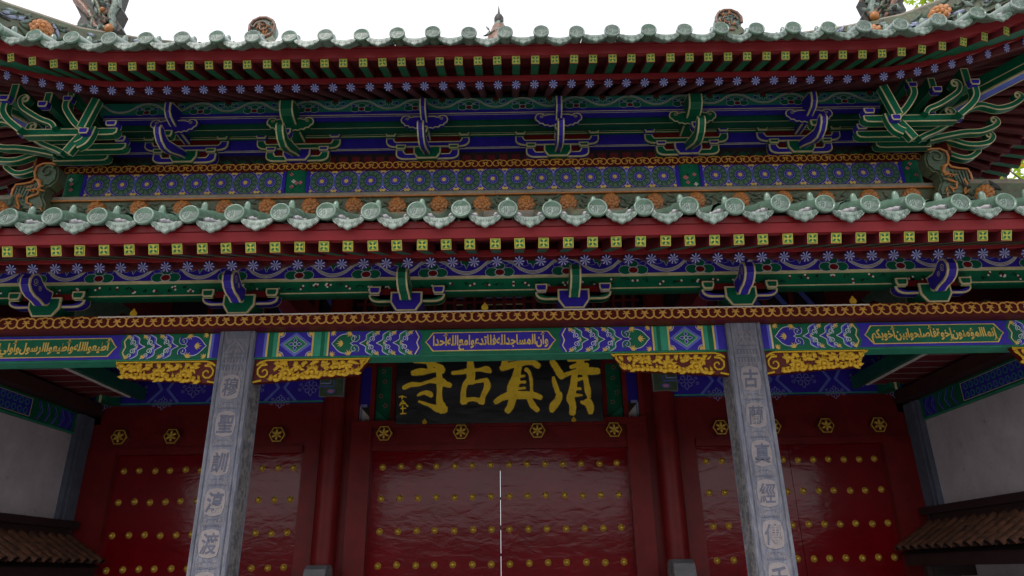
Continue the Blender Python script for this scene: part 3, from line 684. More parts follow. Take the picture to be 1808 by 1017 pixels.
# ---------------------------------------------------------------- lower beams with the Arabic panels
BY = -.10
def lotus(d, cx, cy, s_, ang=0, m='yellow_paint'):
    for k in (-2, -1, 0, 1, 2):
        a = ang + k*.42; L = s_*(1 - abs(k)*.12); c, q = cos(a), sin(a)
        pts = [(0, -.0), (L*.45, -L*.13), (L, 0), (L*.45, L*.13)]
        d.poly([(cx + x*c - y*q, cy + x*q + y*c) for x, y in pts], m, 4)
def arabesque(d, x0, x1, zc, hh, mx, A, B):
    """painted scroll panel running from x0 (by the column) to x1 (by the cartouche); A, B the two grounds"""
    L = x1 - x0; d.at(x0 if mx > 0 else -x0, zc, mx)
    d.rect(0, L, -hh, hh, B, 1)
    out = 'pale_line'
    # pointed leaf at the column end
    leafp = bez((.02, 0), (.06, hh*.35), (.07, hh*.9), (.16, hh*.80), 8) + bez((.16, hh*.80), (.24, hh*.62), (.20, hh*.10), (.17, .0), 6)
    leafp = leafp + [(x, -y) for x, y in reversed(leafp[:-1])][:-1]
    d.poly(leafp, A, 2); d.ribbon(leafp, .0055, out, 3, True)
    lotus(d, .115, 0, .062, pi)
    for sg in (-1, 1):
        d.spiral(.205, sg*hh*.45, .006, .034, 0, sg*1.2, .013, A if B != 'green_paint' else 'blue_paint', 3); d.spiral(.205, sg*hh*.45, .012, .042, 0, sg*1.1, .004, out, 4)
        lotus(d, .17, sg*hh*.98, .055, -sg*pi/2 - sg*.5); lotus(d, .015, sg*hh*.99, .05, -sg*pi/2 + sg*.9)
    # nested heart-shaped bands with curls
    def S_(t): return .105*t + .020*sin(t*pi*2)
    x = .245; k = 0
    while x < L - .13:
        cA = A if k % 2 else ('blue_paint' if B == 'green_paint' else 'green_paint')
        cA = B if k % 2 == 0 and False else (A if k % 2 == 0 else B)
        wd = .058
        for sg in (-1, 1):
            lft = [(x + S_(i/10), sg*hh*i/10) for i in range(11)]
            d.poly(lft + [(a + wd, b) for a, b in reversed(lft)], 'blue_paint' if A == 'blue_paint' else 'green_paint', 2)
            d.ribbon(lft, .0058, out, 3); d.ribbon([(a + wd, b) for a, b in lft], .0058, out, 3)
            d.ribbon([(a + .012, b) for a, b in lft[2:]], .009, 'mid_blue_paint' if A == 'blue_paint' else 'teal_paint', 3)
            d.disc(x + wd + .040, sg*hh*.36, .024, 'blue_paint' if A == 'green_paint' else 'green_paint', 3, 12)
            d.spiral(x + wd + .040, sg*hh*.36, .006, .024, pi*.5, -sg*1.4, .0058, out, 4)
            d.spiral(x + wd + .012, sg*hh*.14, .003, .012, 0, sg*1.2, .0042, out, 4)
            d.spiral(x + wd + .062, sg*hh*.70, .004, .018, pi, -sg*1.2, .0048, out, 4); lotus(d, x + wd + .090, sg*hh*.98, .042, -sg*pi/2 - sg*.4)
        d.disc(x + wd + .004, 0, .008, 'yellow_paint', 5, 8)
        x += .135; k += 1
    d.at(0, 0)
def cartouche(d, xa, xb, zc, hh, ground, frame1, frame2, text, tw):
    def shp(i, v):
        x0, x1, h_ = xa + i, xb - i, hh - v
        return [(x0, 0), (x0+.022, .022), (x0+.022, .022), (x0+.045, h_*.72), (x0+.062, h_), (x1-.062, h_), (x1-.045, h_*.72), (x1-.022, .022), (x1, 0), (x1-.022, -.022), (x1-.045, -h_*.72), (x1-.062, -h_), (x0+.062, -h_), (x0+.045, -h_*.72), (x0+.022, -.022)]
    d.at(0, zc)
    sh = [(xa-.085, hh), (xa-.055, hh*.45), (xa-.072, .0), (xa-.055, -hh*.45), (xa-.085, -hh), (xb+.085, -hh), (xb+.055, -hh*.45), (xb+.072, 0), (xb+.055, hh*.45), (xb+.085, hh)]
    d.poly(sh, 'cream_line', 2); sh2 = [(x + (.010 if x < (xa+xb)/2 else -.010), y) for x, y in sh]; d.poly(sh2, frame2, 3)
    sh3 = [(x + (.032 if x < (xa+xb)/2 else -.032), y) for x, y in sh]; d.poly(sh3, frame1, 4)
    s1, s2, s3 = shp(0, .022), shp(.009, .029), shp(.012, .040)
    d.poly([p for i, p in enumerate(s1) if i != 2], 'yellow_paint', 5); d.poly([p for i, p in enumerate(s2) if i != 2], ground, 6)
    d.at(0, 0)
    me = glyph_mesh(arabic(text), 'arabic_inscription', .1, 'yellow_paint', 1, 1, .0028, .0012)
    w, h_ = me['w'], me['h']; fx = tw/w; fy = (hh*2 - (.046 if xa < 0 and xb > 0 else .062))/h_
    for v in me.vertices: v.co.x *= fx; v.co.z *= fy
    return me
def painted_beam(x0, x1, kind, text):
    e = put('painted_beam', None, gate); mb = MB(); mb.box(x0, x1, BY, .09, 3.230, 3.4465, 'green_paint'); mb.box(x0, x1, BY + .004, .086, 3.226, 3.2305, 'teal_paint'); mb.build('beam', e)  # lighter teal underside: light from the ground put into the colour
    d = Dec(O=(0, BY - .001, 0)); z0, z1 = 3.237, 3.440; zc, hh = (z0+z1)/2, (z1-z0)/2
    c = (x0 + x1)/2
    if kind == 'centre':
        G = 'green_paint'
        for sg in (-1, 1):
            d.at(0, 0, sg)
            def R_(a, b, m, l=1): d.rect(a, b, z0, z1, m, l)
            R_(1.835, 1.902, 'blue_paint'); R_(1.815, 1.835, 'mid_blue_paint'); R_(1.800, 1.815, 'yellow_paint'); R_(1.760, 1.800, 'green_paint'); R_(1.725, 1.760, 'teal_paint'); R_(1.710, 1.725, 'yellow_paint')
            R_(1.448, 1.710, 'blue_paint'); R_(1.434, 1.448, 'yellow_paint'); R_(1.375, 1.434, 'teal_paint'); R_(1.345, 1.375, 'green_paint'); R_(1.322, 1.345, 'teal_paint') ; R_(1.308, 1.322, 'yellow_paint')
            d.at(sg*1.579, zc, 1); q = .131
            for r, m in ((1.0, 'mid_blue_paint'), (.80, 'blue_paint')): d.poly([(-q*r, 0), (0, -hh*r), (q*r, 0), (0, hh*r)], m, 2 if r == 1 else 3)
            for r, m, l in ((.76, 'cream_line', 4), (.72, 'teal_paint', 5), (.56, 'green_paint', 6)): d.poly([(-q*r, 0), (0, -hh*r), (q*r, 0), (0, hh*r)], m, l)
            for a in range(4):
                ca, sa = cos(a*pi/2), sin(a*pi/2); P = [(.012, 0), (.03, .015), (.056, 0), (.03, -.015)]
                pp = [(x*ca - y*sa, x*sa + y*ca) for x, y in P]; d.poly(pp, 'blue_paint', 7); d.ribbon(pp, .004, 'pale_line', 8, True)
            d.disc(0, 0, .017, 'pale_line', 9); d.disc(0, 0, .013, 'green_paint', 10)
            for a, b in ((-1,-1),(1,-1),(1,1),(-1,1)):
                lotus(d, a*q*.98, b*hh*.96, .045, atan2(-b, -a)); d.ring(a*q, b*hh, .042, .004, 'pale_line', 3, 10, *( (0, pi/2) if (a, b) == (-1,-1) else (pi/2, pi) if (a, b) == (1,-1) else (pi, 1.5*pi) if (a, b) == (1,1) else (1.5*pi, 2*pi)))
            d.at(0, 0)
            arabesque(d, -1.306 if sg < 0 else 1.306, 0, zc, hh, 1, 'green_paint', 'blue_paint') if False else None
        for sg in (-1, 1):
            dd = d; dd.O = Vector((0, BY - .001, 0))
            # panels run from the diamond towards the cartouche
            arab_dir(dd, sg, 1.306, .585, zc, hh, 'green_paint', 'blue_paint')
        me = cartouche(d, -.53, .53, zc, hh, 'blue_paint', 'green_paint', 'blue_paint', text, .93)
    else:
        s0 = 1 if c > 0 else -1; inner = 2.19
        for (a0, a1, sg) in ((2.19, 3.585, 1), (4.98, 3.585, -1)):
            d.at(0, 0, s0)
            lo, hi = (a0, a0 + sg*.055); d.rect(min(lo, hi), max(lo, hi), z0, z1, 'blue_paint', 1); lo, hi = hi, hi + sg*.02; d.rect(min(lo, hi), max(lo, hi), z0, z1, 'mid_blue_paint', 1); lo, hi = hi, hi + sg*.015; d.rect(min(lo, hi), max(lo, hi), z0, z1, 'cream_line', 1)
            d.at(0, 0)
            arab_seg(d, s0, a0 + sg*.09, sg, .68, zc, hh, 'blue_paint', 'green_paint')
        me = cartouche(d, *( (3.02, 4.15) if s0 > 0 else (-4.15, -3.02)), zc, hh, 'green_paint', 'blue_paint', 'green_paint', text, 1.02)
    d.build('painted_ornament', e)
    put('arabic_inscription', me, e, loc=(0 if kind == 'centre' else (3.585 if c > 0 else -3.585), BY - .0105, zc))
def arab_dir(d, sg, x_out, x_in, zc, hh, A, B):
    arabesque(d, sg*x_out*sg*1.0, sg*x_out*sg + (x_out - x_in), zc, hh, 1, A, B) if False else _arab(d, sg*x_out, -sg, x_out - x_in, zc, hh, A, B)
def arab_seg(d, s0, a, sg, L, zc, hh, A, B): _arab(d, s0*a, s0*sg, L, zc, hh, A, B)
def _arab(d, x0, mx, L, zc, hh, A, B):
    # wrapper so that the panel starts at x0 and runs in direction mx
    keep = d.at; d.ox = 0
    base = d.O.copy(); d.O = base + d.U*x0
    old_at = Dec.at
    def at2(ox, oy, m=1, scl=1): return old_at(d, 0, oy, mx, scl) if oy else old_at(d, 0, 0)
    d.at = at2
    arabesque(d, 0, L, zc, hh, 1, A, B)
    del d.at; d.O = base; d.at(0, 0)
painted_beam(-1.902, 1.902, 'centre', 'وأن المساجد لله فلا تدعوا مع الله أحدا')
painted_beam(2.188, 5.06, 'side', 'إنما المؤمنون إخوة فأصلحوا بين أخويكم')
painted_beam(-5.06, -2.188, 'side', 'أطيعوا الله وأطيعوا الرسول وأولي الأمر')

# ---------------------------------------------------------------- scroll-painted plates
def scroll_unit(d, cx, cy, p, h, m):
    r = h*.35; w = h*.100
    for sg in (-1, 1):
        c0 = (cx + sg*p*.24, cy - h*.03)
        pts = [(c0[0] + sg*(r*.35), c0[1] + r*.1)]
        pts = []
        for i in range(15):
            t = i/14; a = pi*.55 - t*pi*1.95; rr = r*(1 - .38*max(0, t-.55)/.45)
            pts.append((c0[0] + sg*rr*cos(a + .2), c0[1] + rr*sin(a + .2)))
        d.ribbon(pts, w, m, 2)
        d.ribbon(bez((cx, cy + h*.36), (cx + sg*p*.06, cy + h*.42), (cx + sg*p*.12, cy + h*.22), (cx + sg*p*.25, cy + h*.30), 6), w, m, 2)
        d.ribbon(bez((cx, cy + h*.10), (cx + sg*p*.05, cy + h*.10), (cx + sg*p*.08, cy - h*.05), (cx + sg*p*.20, cy - h*.02), 6), w*.9, m, 2)
def plate(x0, x1, yf, z0, z1, yb, per, nm='plate_beam'):
    e = put(nm, None, gate); mb = MB(); mb.box(x0, x1, yf, yb, z0, z1, 'plate_red'); mb.build('beam', e)
    d = Dec(O=(0, yf - .001, 0)); n = int((x1-x0)/per); off = (x1 - x0 - n*per)/2
    for i in range(n): scroll_unit(d, x0 + off + (i+.5)*per, (z0+z1)/2 + .008, per, z1 - z0, 'scroll_gold')
    d.build('painted_scrolls', e); return e
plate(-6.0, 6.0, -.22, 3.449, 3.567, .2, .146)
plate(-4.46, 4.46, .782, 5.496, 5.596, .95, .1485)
mb = MB()
for sg in (-1, 1):
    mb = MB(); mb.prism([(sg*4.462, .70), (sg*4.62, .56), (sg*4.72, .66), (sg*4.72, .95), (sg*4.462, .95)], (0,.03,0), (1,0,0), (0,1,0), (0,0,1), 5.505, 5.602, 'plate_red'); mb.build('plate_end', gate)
pass

d = Dec()
for sg in (-1, 1):
    U = Vector((sg*.1, .1, 0)).normalized() if sg > 0 else Vector((.1, -.1, 0)).normalized()
    d.O = Vector((4.62, .558, 0)) if sg > 0 else Vector((-4.72, .658, 0)); d.U = U; d.N = Vector((U.y, -U.x, 0)); d.O += d.N*.002 + Vector((0, .03, 0))
    scroll_unit(d, .07, 5.555, .13, .09, 'scroll_gold')
d.build('painted_scrolls', gate)

# ---------------------------------------------------------------- painted purlins under the eaves
def wave_board(e, yf, z0, z1, yb, x1, per, ph, ground, leafc, full):
    mb = MB(); mb.box(-x1, x1, yf, yb, z0, z1, ground); mb.build('board', e)
    d = Dec(O=(0, yf - .001, 0)); h = z1 - z0; zc = (z0+z1)/2; k0 = int(x1/per) + 1
    amp = h*.36
    lines = (0, -.012, .012) if full else (0, .014)
    for o in lines:
        pts = []; n = int(2*x1/per*24)
        for i in range(n+1):
            x = -x1 + 2*x1*i/n; a = 2*pi*(x-ph)/per; v = cos(a); v = (abs(v)**.8)*(1 if v > 0 else -1)
            pts.append((x, zc + amp*v + o))
        d.ribbon(pts, .0072, 'pale_line' if o else 'cream_line', 3)
    for k in range(-k0, k0+1):
        x = ph + k*per
        if abs(x) > x1 - .1: continue
        # trefoil seated on the lower edge
        for cx, cy, r in ((-.066, .028, .050), (.066, .028, .050), (0, .080, .040)):
            d.disc(x + cx, z0 + cy*h/.165, r*h/.165 + .004, 'pale_line', 4, 14, (r*.72)*h/.165 + .004) ; d.disc(x + cx, z0 + cy*h/.165, r*h/.165, leafc, 5, 14, (r*.72)*h/.165)
        d.disc(x, z0 + .026*h/.165, .041*h/.165, 'pale_line', 6, 14, .030*h/.165); d.disc(x, z0 + .025*h/.165, .035*h/.165, 'red_paint', 7, 14, .025*h/.165)
        for sg in (-1, 1):
            d.at(x, 0, sg); pp = bez((.045, z0 + h*.5), (.09, z0 + h*.68), (.115, z0 + h*.62), (.105, z0 + h*.42), 6); d.ribbon(pp, .004, 'lilac_paint' if full else 'pale_line', 4)
            d.ribbon(bez((.04, z0 + h*.5), (.07, z0 + h*.36), (.09, z0 + h*.40), (.105, z0 + h*.42), 6), .004, 'lilac_paint' if full else 'pale_line', 4)
            if not full: d.poly([(.07, z0+h*.40), (.10, z0+h*.36), (.10, z0+h*.54), (.075, z0+h*.56)], 'blue_paint', 4)
        d.at(0, 0)
        x = ph + (k+.5)*per
        if abs(x) > x1 - .1: continue
        r = .040*h/.165; pp = [(x - r*1.2, z1 - h*.12), (x - r*1.0, z1 - h*.40), (x - r*.4, z1 - h*.42), (x, z1 - h*.66), (x + r*.4, z1 - h*.42), (x + r*1.0, z1 - h*.40), (x + r*1.2, z1 - h*.12)]
        d.poly(pp, leafc, 4); d.ribbon(pp, .005, 'pale_line', 5)
        d.disc(x, z1 - h*.10, .030*h/.165, 'red_paint', 6, 12)
        for sg in (-1, 1):
            d.at(x, 0, sg); d.ribbon(bez((.045, z1 - h*.3), (.08, z1 - h*.1), (.11, z1 - h*.2), (.10, z1 - h*.45), 6) + bez((.10, z1 - h*.45), (.08, z1-h*.6), (.05, z1-h*.55), (.03, z1 - h*.45), 5), .004, 'lilac_paint' if full else 'pale_line', 4)
            if not full: d.poly([(.07, z1-h*.28), (.10, z1-h*.25), (.10, z1-h*.45), (.075, z1-h*.46)], 'blue_paint', 4)
        d.at(0, 0)
    d.build('painted_ornament', e)
e = put('eave_purlin', None, gate); wave_board(e, -.20, 3.872, 4.045, -.05, 5.9, .551, -.47, 'blue_paint', 'green_paint', True)
e = put('upper_eave_purlin', None, gate); wave_board(e, .50, 6.022, 6.165, .62, 4.03, .552, .32, 'dull_teal', 'green_paint', False)

# green board with scattered blossoms
e = put('blossom_board', None, gate); mb = MB(); mb.box(-5.9, 5.9, -.152, -.05, 3.742, 3.8705, 'green_paint'); mb.box(-5.9, 5.9, -.156, -.1, 3.757, 3.766, 'cream_line'); mb.box(-5.9, 5.9, -.2035, -.1, 3.866, 3.8745, 'cream_line'); mb.build('board', e)
d = Dec(O=(0, -.1535, 0)); x = -5.8
while x < 5.8:
    zc = R.uniform(3.785, 3.838); n_ = R.choice([1, 2, 2, 3, 5])
    for i in range(n_):
        a = 2*pi*i/n_ + R.uniform(0, 6) if n_ > 2 else (R.uniform(0, 3) if i == 0 else a + pi)
        d.disc(x + .020*cos(a), zc + .016*sin(a), .0095, 'white_paint', 2, 8)
    d.disc(x, zc, .011, 'red_paint', 3, 8)
    for i in range(4): a = R.uniform(3.5, 6); d.ribbon([(x + .1, zc + .02), (x + .1 + .04*cos(a), zc + .02 + .03*sin(a))], [.002, .006], 'black_paint', 1)
    x += R.uniform(.10, .22)
d.build('painted_blossoms', e)

# ---------------------------------------------------------------- bracket sets
def arm_outline(w, z0, z1, r):
    o = [(-w/2, z1), (-w/2, z0 + r)]
    o += [(-w/2 + r*1.5*(1 - cos(t*pi/8)), z0 + r - r*sin(t*pi/8)) for t in range(1, 5)]
    top = [(-w/2 + .085, z1), (-w/2 + .088, z1 - (z1-z0)*.22), (-w/2 + .105, z1 - (z1-z0)*.42)]
    o = list(reversed(top)) + o
    o = o + [(-x, z) for x, z in reversed(o)]
    return list(reversed(o))
def block_outline(wt, wb, z0, z1): zm = z0 + (z1-z0)*.45; return [(-wb/2, z0), (wb/2, z0), (wt/2, zm), (wt/2, z1), (-wt/2, z1), (-wt/2, zm)]
def lower_set(x, A, B):
    e = put('bracket_set', None, gate)
    mb = MB(); trimmed(mb, block_outline(.258, .16, 3.570, 3.738), (x, -.105, 0), *XZ, .22, B, .014); mb.build('block', e)
    mb = MB(); trimmed(mb, arm_outline(.62, 3.655, 3.722, .055), (x, -.15, 0), *XZ, .09, A, .0135); mb.build('lateral_arm', e)
    for sg in (-1, 1):
        mb = MB(); trimmed(mb, block_outline(.098, .075, 3.720, 3.785), (x + sg*.26, -.16, 0), *XZ, .12, B, .012); mb.build('arm_block', e)
    mb = MB(); mb.box(x-.22, x+.22, -.185, -.12, 3.723, 3.775, 'red_paint'); mb.build('filler_board', e)
    nose = [(.20, 3.70), (.235, 3.655), (.275, 3.645), (.33, 3.665), (.40, 3.675), (.455, 3.70), (.49, 3.742), (.497, 3.79), (.475, 3.835), (.43, 3.858), (.385, 3.850), (.34, 3.815), (.29, 3.79), (.20, 3.79)]
    mb = MB(); trimmed(mb, nose, (x, 0, 0), *YZ, .085, A, .0135)
    for sg in (-1, 1):
        d = Dec(O=(x + sg*.0445, 0, 0), U=(0,-1,0), V=(0,0,1), N=(sg,0,0)); d.spiral(.435, 3.785, .006, .032, 1.5, 1.6, .005, 'cream_line', 1); d.spiral(.37, 3.75, .005, .022, 3.5, -1.5, .005, 'cream_line', 1)
        o = len(mb.v); [(mb.f.append(tuple(o + i for i in f)), mb.m.append(mb.mi(d.ml[k])), mb.sm.append(False)) for f, k in zip(d.f, d.m)]; mb.v.extend(d.v)
    mb.build('projecting_nose', e)
for x, A, B in ((-5.2,'blue_paint','green_paint'),(-3.62,'blue_paint','green_paint'),(-2.04,'blue_paint','green_paint'),(-.68,'green_paint','blue_paint'),(.68,'green_paint','blue_paint'),(2.04,'blue_paint','green_paint'),(3.62,'blue_paint','green_paint'),(5.2,'blue_paint','green_paint')): lower_set(x, A, B)

def upper_set(x, A, B, big):
    e = put('upper_bracket_set', None, gate)
    mb = MB(); trimmed(mb, block_outline(.285, .20, 5.598, 5.745), (x, .83, 0), *XZ, .20, B, .014); mb.build('block', e)
    mb = MB(); trimmed(mb, arm_outline(.66, 5.604, 5.722, .06), (x, .80, 0), *XZ, .08, A, .0135); mb.box(x-.24, x+.24, .79, .82, 5.66, 5.762, 'red_paint'); mb.build('lateral_arm', e)
    for sg in (-1, 1):
        mb = MB(); trimmed(mb, block_outline(.105, .085, 5.716, 5.768), (x + sg*.275, .785, 0), *XZ, .10, B, .0135); mb.build('arm_block', e)
    mb = MB(); trimmed(mb, arm_outline(.88, 5.752, 5.868, .065), (x, .80, 0), *XZ, .08, A, .0135); mb.build('lateral_arm', e)
    mb = MB(); mb.box(x-.35, x+.35, .775, .79, 5.82, 5.945, 'red_paint'); mb.build('filler_board', e)
    for sg in (-1, 1):
        mb = MB(); trimmed(mb, block_outline(.112, .09, 5.862, 5.945), (x + sg*.385, .77, 0), *XZ, .11, B, .0135); mb.build('arm_block', e)
    w = .235; cl = [(-.03, 5.515), (-.06, 5.530), (-.09, 5.520), (-.115, 5.538), (-.145, 5.532), (-.165, 5.556), (-.195, 5.556), (-.21, 5.582), (-.235, 5.60), (-.242, 5.635), (-.228, 5.668), (-.195, 5.688), (-.16, 5.684), (-.14, 5.664), (-.10, 5.675), (-.03, 5.675)]
    cl = cl + [(-a, b) for a, b in reversed(cl)]
    mb = MB(); cl = [(a, b + .243) for a, b in cl]; trimmed(mb, cl, (x, .465, 0), *XZ, .026, A, .013, strips=False); mb.m = [mb.mi(A) if i >= 2 and i < 2 + len(cl) and i % 1 == 0 else q for i, q in enumerate(mb.m)]
    d = Dec(O=(x, .445, 0))
    for sg in (-1, 1): d.at(0, 0, sg); d.spiral(.175, 5.883, .004, .020, 4, -1.3, .005, 'cream_line', 2)
    o = len(mb.v); [(mb.f.append(tuple(o + i for i in f)), mb.m.append(mb.mi(d.ml[k])), mb.sm.append(False)) for f, k in zip(d.f, d.m)]; mb.v.extend(d.v)
    mb.build('cloud_board', e)
    T_ = .065 if not big else .075
    n1 = [(-.78, 5.66), (-.62, 5.600), (-.45, 5.525), (-.34, 5.505), (-.25, 5.53), (-.19, 5.585), (-.17, 5.64), (-.19, 5.680), (-.24, 5.672), (-.29, 5.63), (-.36, 5.62), (-.50, 5.66), (-.78, 5.74)]
    mb = MB(); trimmed(mb, [(-a, b) for a, b in n1] if False else [(y_, z_) for y_, z_ in n1], (x, 0, 0), *YZ, T_, A, .0135)
    mb.build('projecting_nose', e)
    T2_ = .062 if not big else .135
    n2 = [(-.80, 5.84), (-.55, 5.835), (-.42, 5.84), (-.33, 5.865), (-.285, 5.91), (-.275, 5.96), (-.275, 6.005), (-.32, 6.03), (-.80, 6.12)]
    mb = MB(); trimmed(mb, n2, (x, 0, 0), *YZ, T2_, A, .014); mb.build('upper_nose', e)
    mb = MB(); trimmed(mb, block_outline(.095, .07, 5.665, 5.735), (x, .40, 0), *XZ, .085, B, .012); mb.build('nose_block', e)
for x, A, B, big in ((-3.22,'blue_paint','green_paint',0),(-2.04,'green_paint','blue_paint',1),(-.68,'blue_paint','green_paint',0),(.68,'blue_paint','green_paint',0),(2.04,'green_paint','blue_paint',1),(3.22,'blue_paint','green_paint',0)): upper_set(x, A, B, big)

def lined_beam(nm, x1, y0, y1, z0, z1, m, lines, m2='cream_line'):
    e = put(nm, None, gate); mb = MB(); mb.box(-x1, x1, y0, y1, z0, z1, m); mb.build('beam', e)
    mb = MB()
    for a, b in lines: mb.box(-x1, x1, y0 - .0025, y0 + .01, a, b, m2)
    mb.build('gold_line', e)
lined_beam('tie_beam', 3.98, .498, .56, 5.938, 6.020, 'blue_paint', [(5.974, 5.982), (5.955, 5.959)])
lined_beam('tie_beam', 4.1, .60, .70, 5.885, 6.03, 'dark_green', [(5.887, 5.891)])
lined_beam('tie_beam', 4.2, .762, .79, 5.885, 5.955, 'green_paint', [(5.887, 5.895), (5.912, 5.917)])
lined_beam('tie_beam', 4.30, .80, .86, 5.742, 5.90, 'blue_paint', [(5.744, 5.751), (5.760, 5.765)])
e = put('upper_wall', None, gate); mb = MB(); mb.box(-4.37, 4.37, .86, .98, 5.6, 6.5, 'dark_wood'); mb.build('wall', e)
mb = MB()
for i in range(27):
    xx = -1.75 + i*.13
    mb.box(xx, xx+.085, .852, .862, 5.64, 5.70, 'dark_red_wood')
mb.build('lattice', e, kind='stuff')
d = Dec(O=(0, .858, 0))
for sg in (-1, 1):
    for k in range(12):
        d.at(0, 0, sg); cx = 2.3 + k*.17; d.ribbon(bez((cx-.08, 5.62), (cx-.02, 5.72), (cx+.02, 5.60), (cx+.09, 5.70), 8), .010, 'green_paint', 1); d.spiral(cx, 5.66, .01, .03, k, 1.2, .008, 'green_paint', 2)
d.build('painted_vines', e)

# ---------------------------------------------------------------- rosette frieze of the upper storey
d = Dec(O=(0,0,0)); d.rect(-.126, .126, -.122, .122, 'blue_paint', 0)
d.disc(0, 0, .120, 'dim_line', 1, 24); d.disc(0, 0, .117, 'dark_green', 2, 24)
for i in range(12):
    a = 2*pi*i/12; d.spiral(.092*cos(a), .092*sin(a), .004, .016, a, 1.2 if i % 2 else -1.2, .0042, 'dim_line', 3); d.disc(.092*cos(a), .092*sin(a), .004, 'blue_paint', 4, 6)
for i in range(16):
    a = 2*pi*i/16 + .2; d.disc(.074*cos(a), .074*sin(a), .0035, 'dim_line', 3, 5)
d.disc(0, 0, .062, 'black_paint', 4, 20)
for i in range(12):
    a = 2*pi*i/12; d.disc(.043*cos(a), .043*sin(a), .0155, 'lilac_paint', 5, 10); 
for i in range(12):
    a = 2*pi*i/12; d.disc(.043*cos(a), .043*sin(a), .0115, 'blue_paint', 6, 8)
d.disc(0, 0, .030, 'blue_paint', 7); d.disc(0, 0, .0225, 'yellow_paint', 8)
for a, b in ((-1,-1),(1,-1),(1,1),(-1,1)):
    for q in (0, 1): d.ribbon(bez((a*.126, b*.06), (a*.112, b*.09), (a*.09, b*.112), (a*.06, b*.122), 6), .004, 'cream_line', 3)
for b in (-1, 1):
    for a in (-1, 1): d.disc(a*.112, b*.112, .016, 'yellow_paint', 4, 10); d.poly([(a*.126, 0), (a*.119, b*.03), (a*.110, b*.075), (a*.126, b*.095)], 'mid_blue_paint', 3)
ROS = d.mesh('rosette_panel')
e = put('frieze', None, gate); mb = MB(); mb.box(-4.40, 4.40, .80, .95, 4.9, 5.4975, 'green_paint'); mb.box(-4.40, -4.2, .95, 4.5, 4.6, 6.3, 'dark_red_wood'); mb.box(4.20, 4.40, .95, 4.5, 4.6, 6.3, 'dark_red_wood'); mb.build('frieze_board', e)
zc = 5.375
for k in range(15): put('rosette_panel', ROS, e, loc=(-1.764 + k*.252, .798, zc))
for sg in (-1, 1):
    for k in range(8): put('rosette_panel', ROS, e, loc=(sg*(2.30 + k*.2540), .798, zc))
mb = MB()
for sg in (-1, 1):
    for (a, b) in ((1.891, 1.925), (2.140, 2.172), (4.205, 4.235)): mb = MB(); mb.box(min(sg*a, sg*b), max(sg*a, sg*b), .785, .80, 5.15, 5.4975, 'blue_paint'); mb.build('frieze_border', e)
for sg in (-1, 1):
    for cx in (2.0325, 4.33):
        mb = MB(); w = .105 if cx < 3 else .09
        rows = [[(sg*cx + w*t/4, .795 - .028*sqrt(max(0, 1 - (t/4)**4)), z) for t in range(-4, 5)] for z in (4.95, 5.4975)]
        mb.grid(rows, 'green_paint', True)
        pe = mb.build('blossom_block', e)
        d = Dec(O=(sg*cx, .763, 0))
        for i in range(5 if cx < 3 else 3):
            a, b = R.uniform(-.06, .06), R.uniform(5.24, 5.46)
            m_ = R.choice(['white_paint', 'pink_paint', 'pink_paint'])
            for q in range(4): d.disc(a + .013*cos(q*1.6), b + .013*sin(q*1.6), .0085, m_, 1, 8)
            d.disc(a, b, .006, 'red_paint', 2, 6)
        for i in range(6): a, b, t = R.uniform(-.06, .06), R.uniform(5.24, 5.45), R.uniform(0, 6); d.ribbon([(a, b), (a + .04*cos(t), b + .04*sin(t))], [.001, .008], 'black_paint', 1)
        d.build('painted_blossoms', e)

# ---------------------------------------------------------------- corner bracket clusters
def flat_arm(mb, pts, Y, w, t, A, sgx):
    n = len(pts); P = [(sgx*x, z) for x, z in pts]; dd = Dec(O=(0, Y - t/2, 0))
    ws = w if isinstance(w, list) else [w]*n
    up_, lo_ = [], []
    for i in range(n):
        a, b = P[max(i-1, 0)], P[min(i+1, n-1)]; dx, dz = b[0]-a[0], b[1]-a[1]; l = sqrt(dx*dx+dz*dz) or 1; nx, nz = -dz/l, dx/l
        wi = ws[i]; up_.append((P[i][0]+nx*wi/2, P[i][1]+nz*wi/2)); lo_.append((P[i][0]-nx*wi/2, P[i][1]-nz*wi/2))
    for i in range(n-1):
        vs = [(up_[i][0], Y-t/2, up_[i][1]), (up_[i+1][0], Y-t/2, up_[i+1][1]), (lo_[i+1][0], Y-t/2, lo_[i+1][1]), (lo_[i][0], Y-t/2, lo_[i][1])]
        vb = [(a, Y+t/2, c) for a, b, c in vs]; vs = vs + vb
        mb.add(vs, [(0,1,2,3), (7,6,5,4), (0,4,5,1), (3,2,6,7)] + ([(1,5,6,2)] if i == n-2 else []), 'cream_line')
        if i == 0: mb.add(vs, [(0,3,7,4)], A)
    m_ = sum(1 for q in ws if q > .03)
    dd.ribbon(P[:m_], [q - .018 for q in ws[:m_]], A, 1)
    # painted strips along the upper and lower edges
    for row, sg in ((up_, 1), (lo_, -1)):
        for i in range(n-1):
            a, b = row[i], row[i+1]; dx, dz = b[0]-a[0], b[1]-a[1]; l = sqrt(dx*dx+dz*dz) or 1; nx, nz = -dz/l*sg*.0015, dx/l*sg*.0015
            mb.add([(a[0]+nx, Y-t/2+.008, a[1]+nz), (b[0]+nx, Y-t/2+.008, b[1]+nz), (b[0]+nx, Y+t/2-.008, b[1]+nz), (a[0]+nx, Y+t/2-.008, a[1]+nz)], [(0,1,2,3)], A)
    o = len(mb.v); [(mb.f.append(tuple(o + i for i in f)), mb.m.append(mb.mi(dd.ml[k])), mb.sm.append(False)) for f, k in zip(dd.f, dd.m)]; mb.v.extend(dd.v)
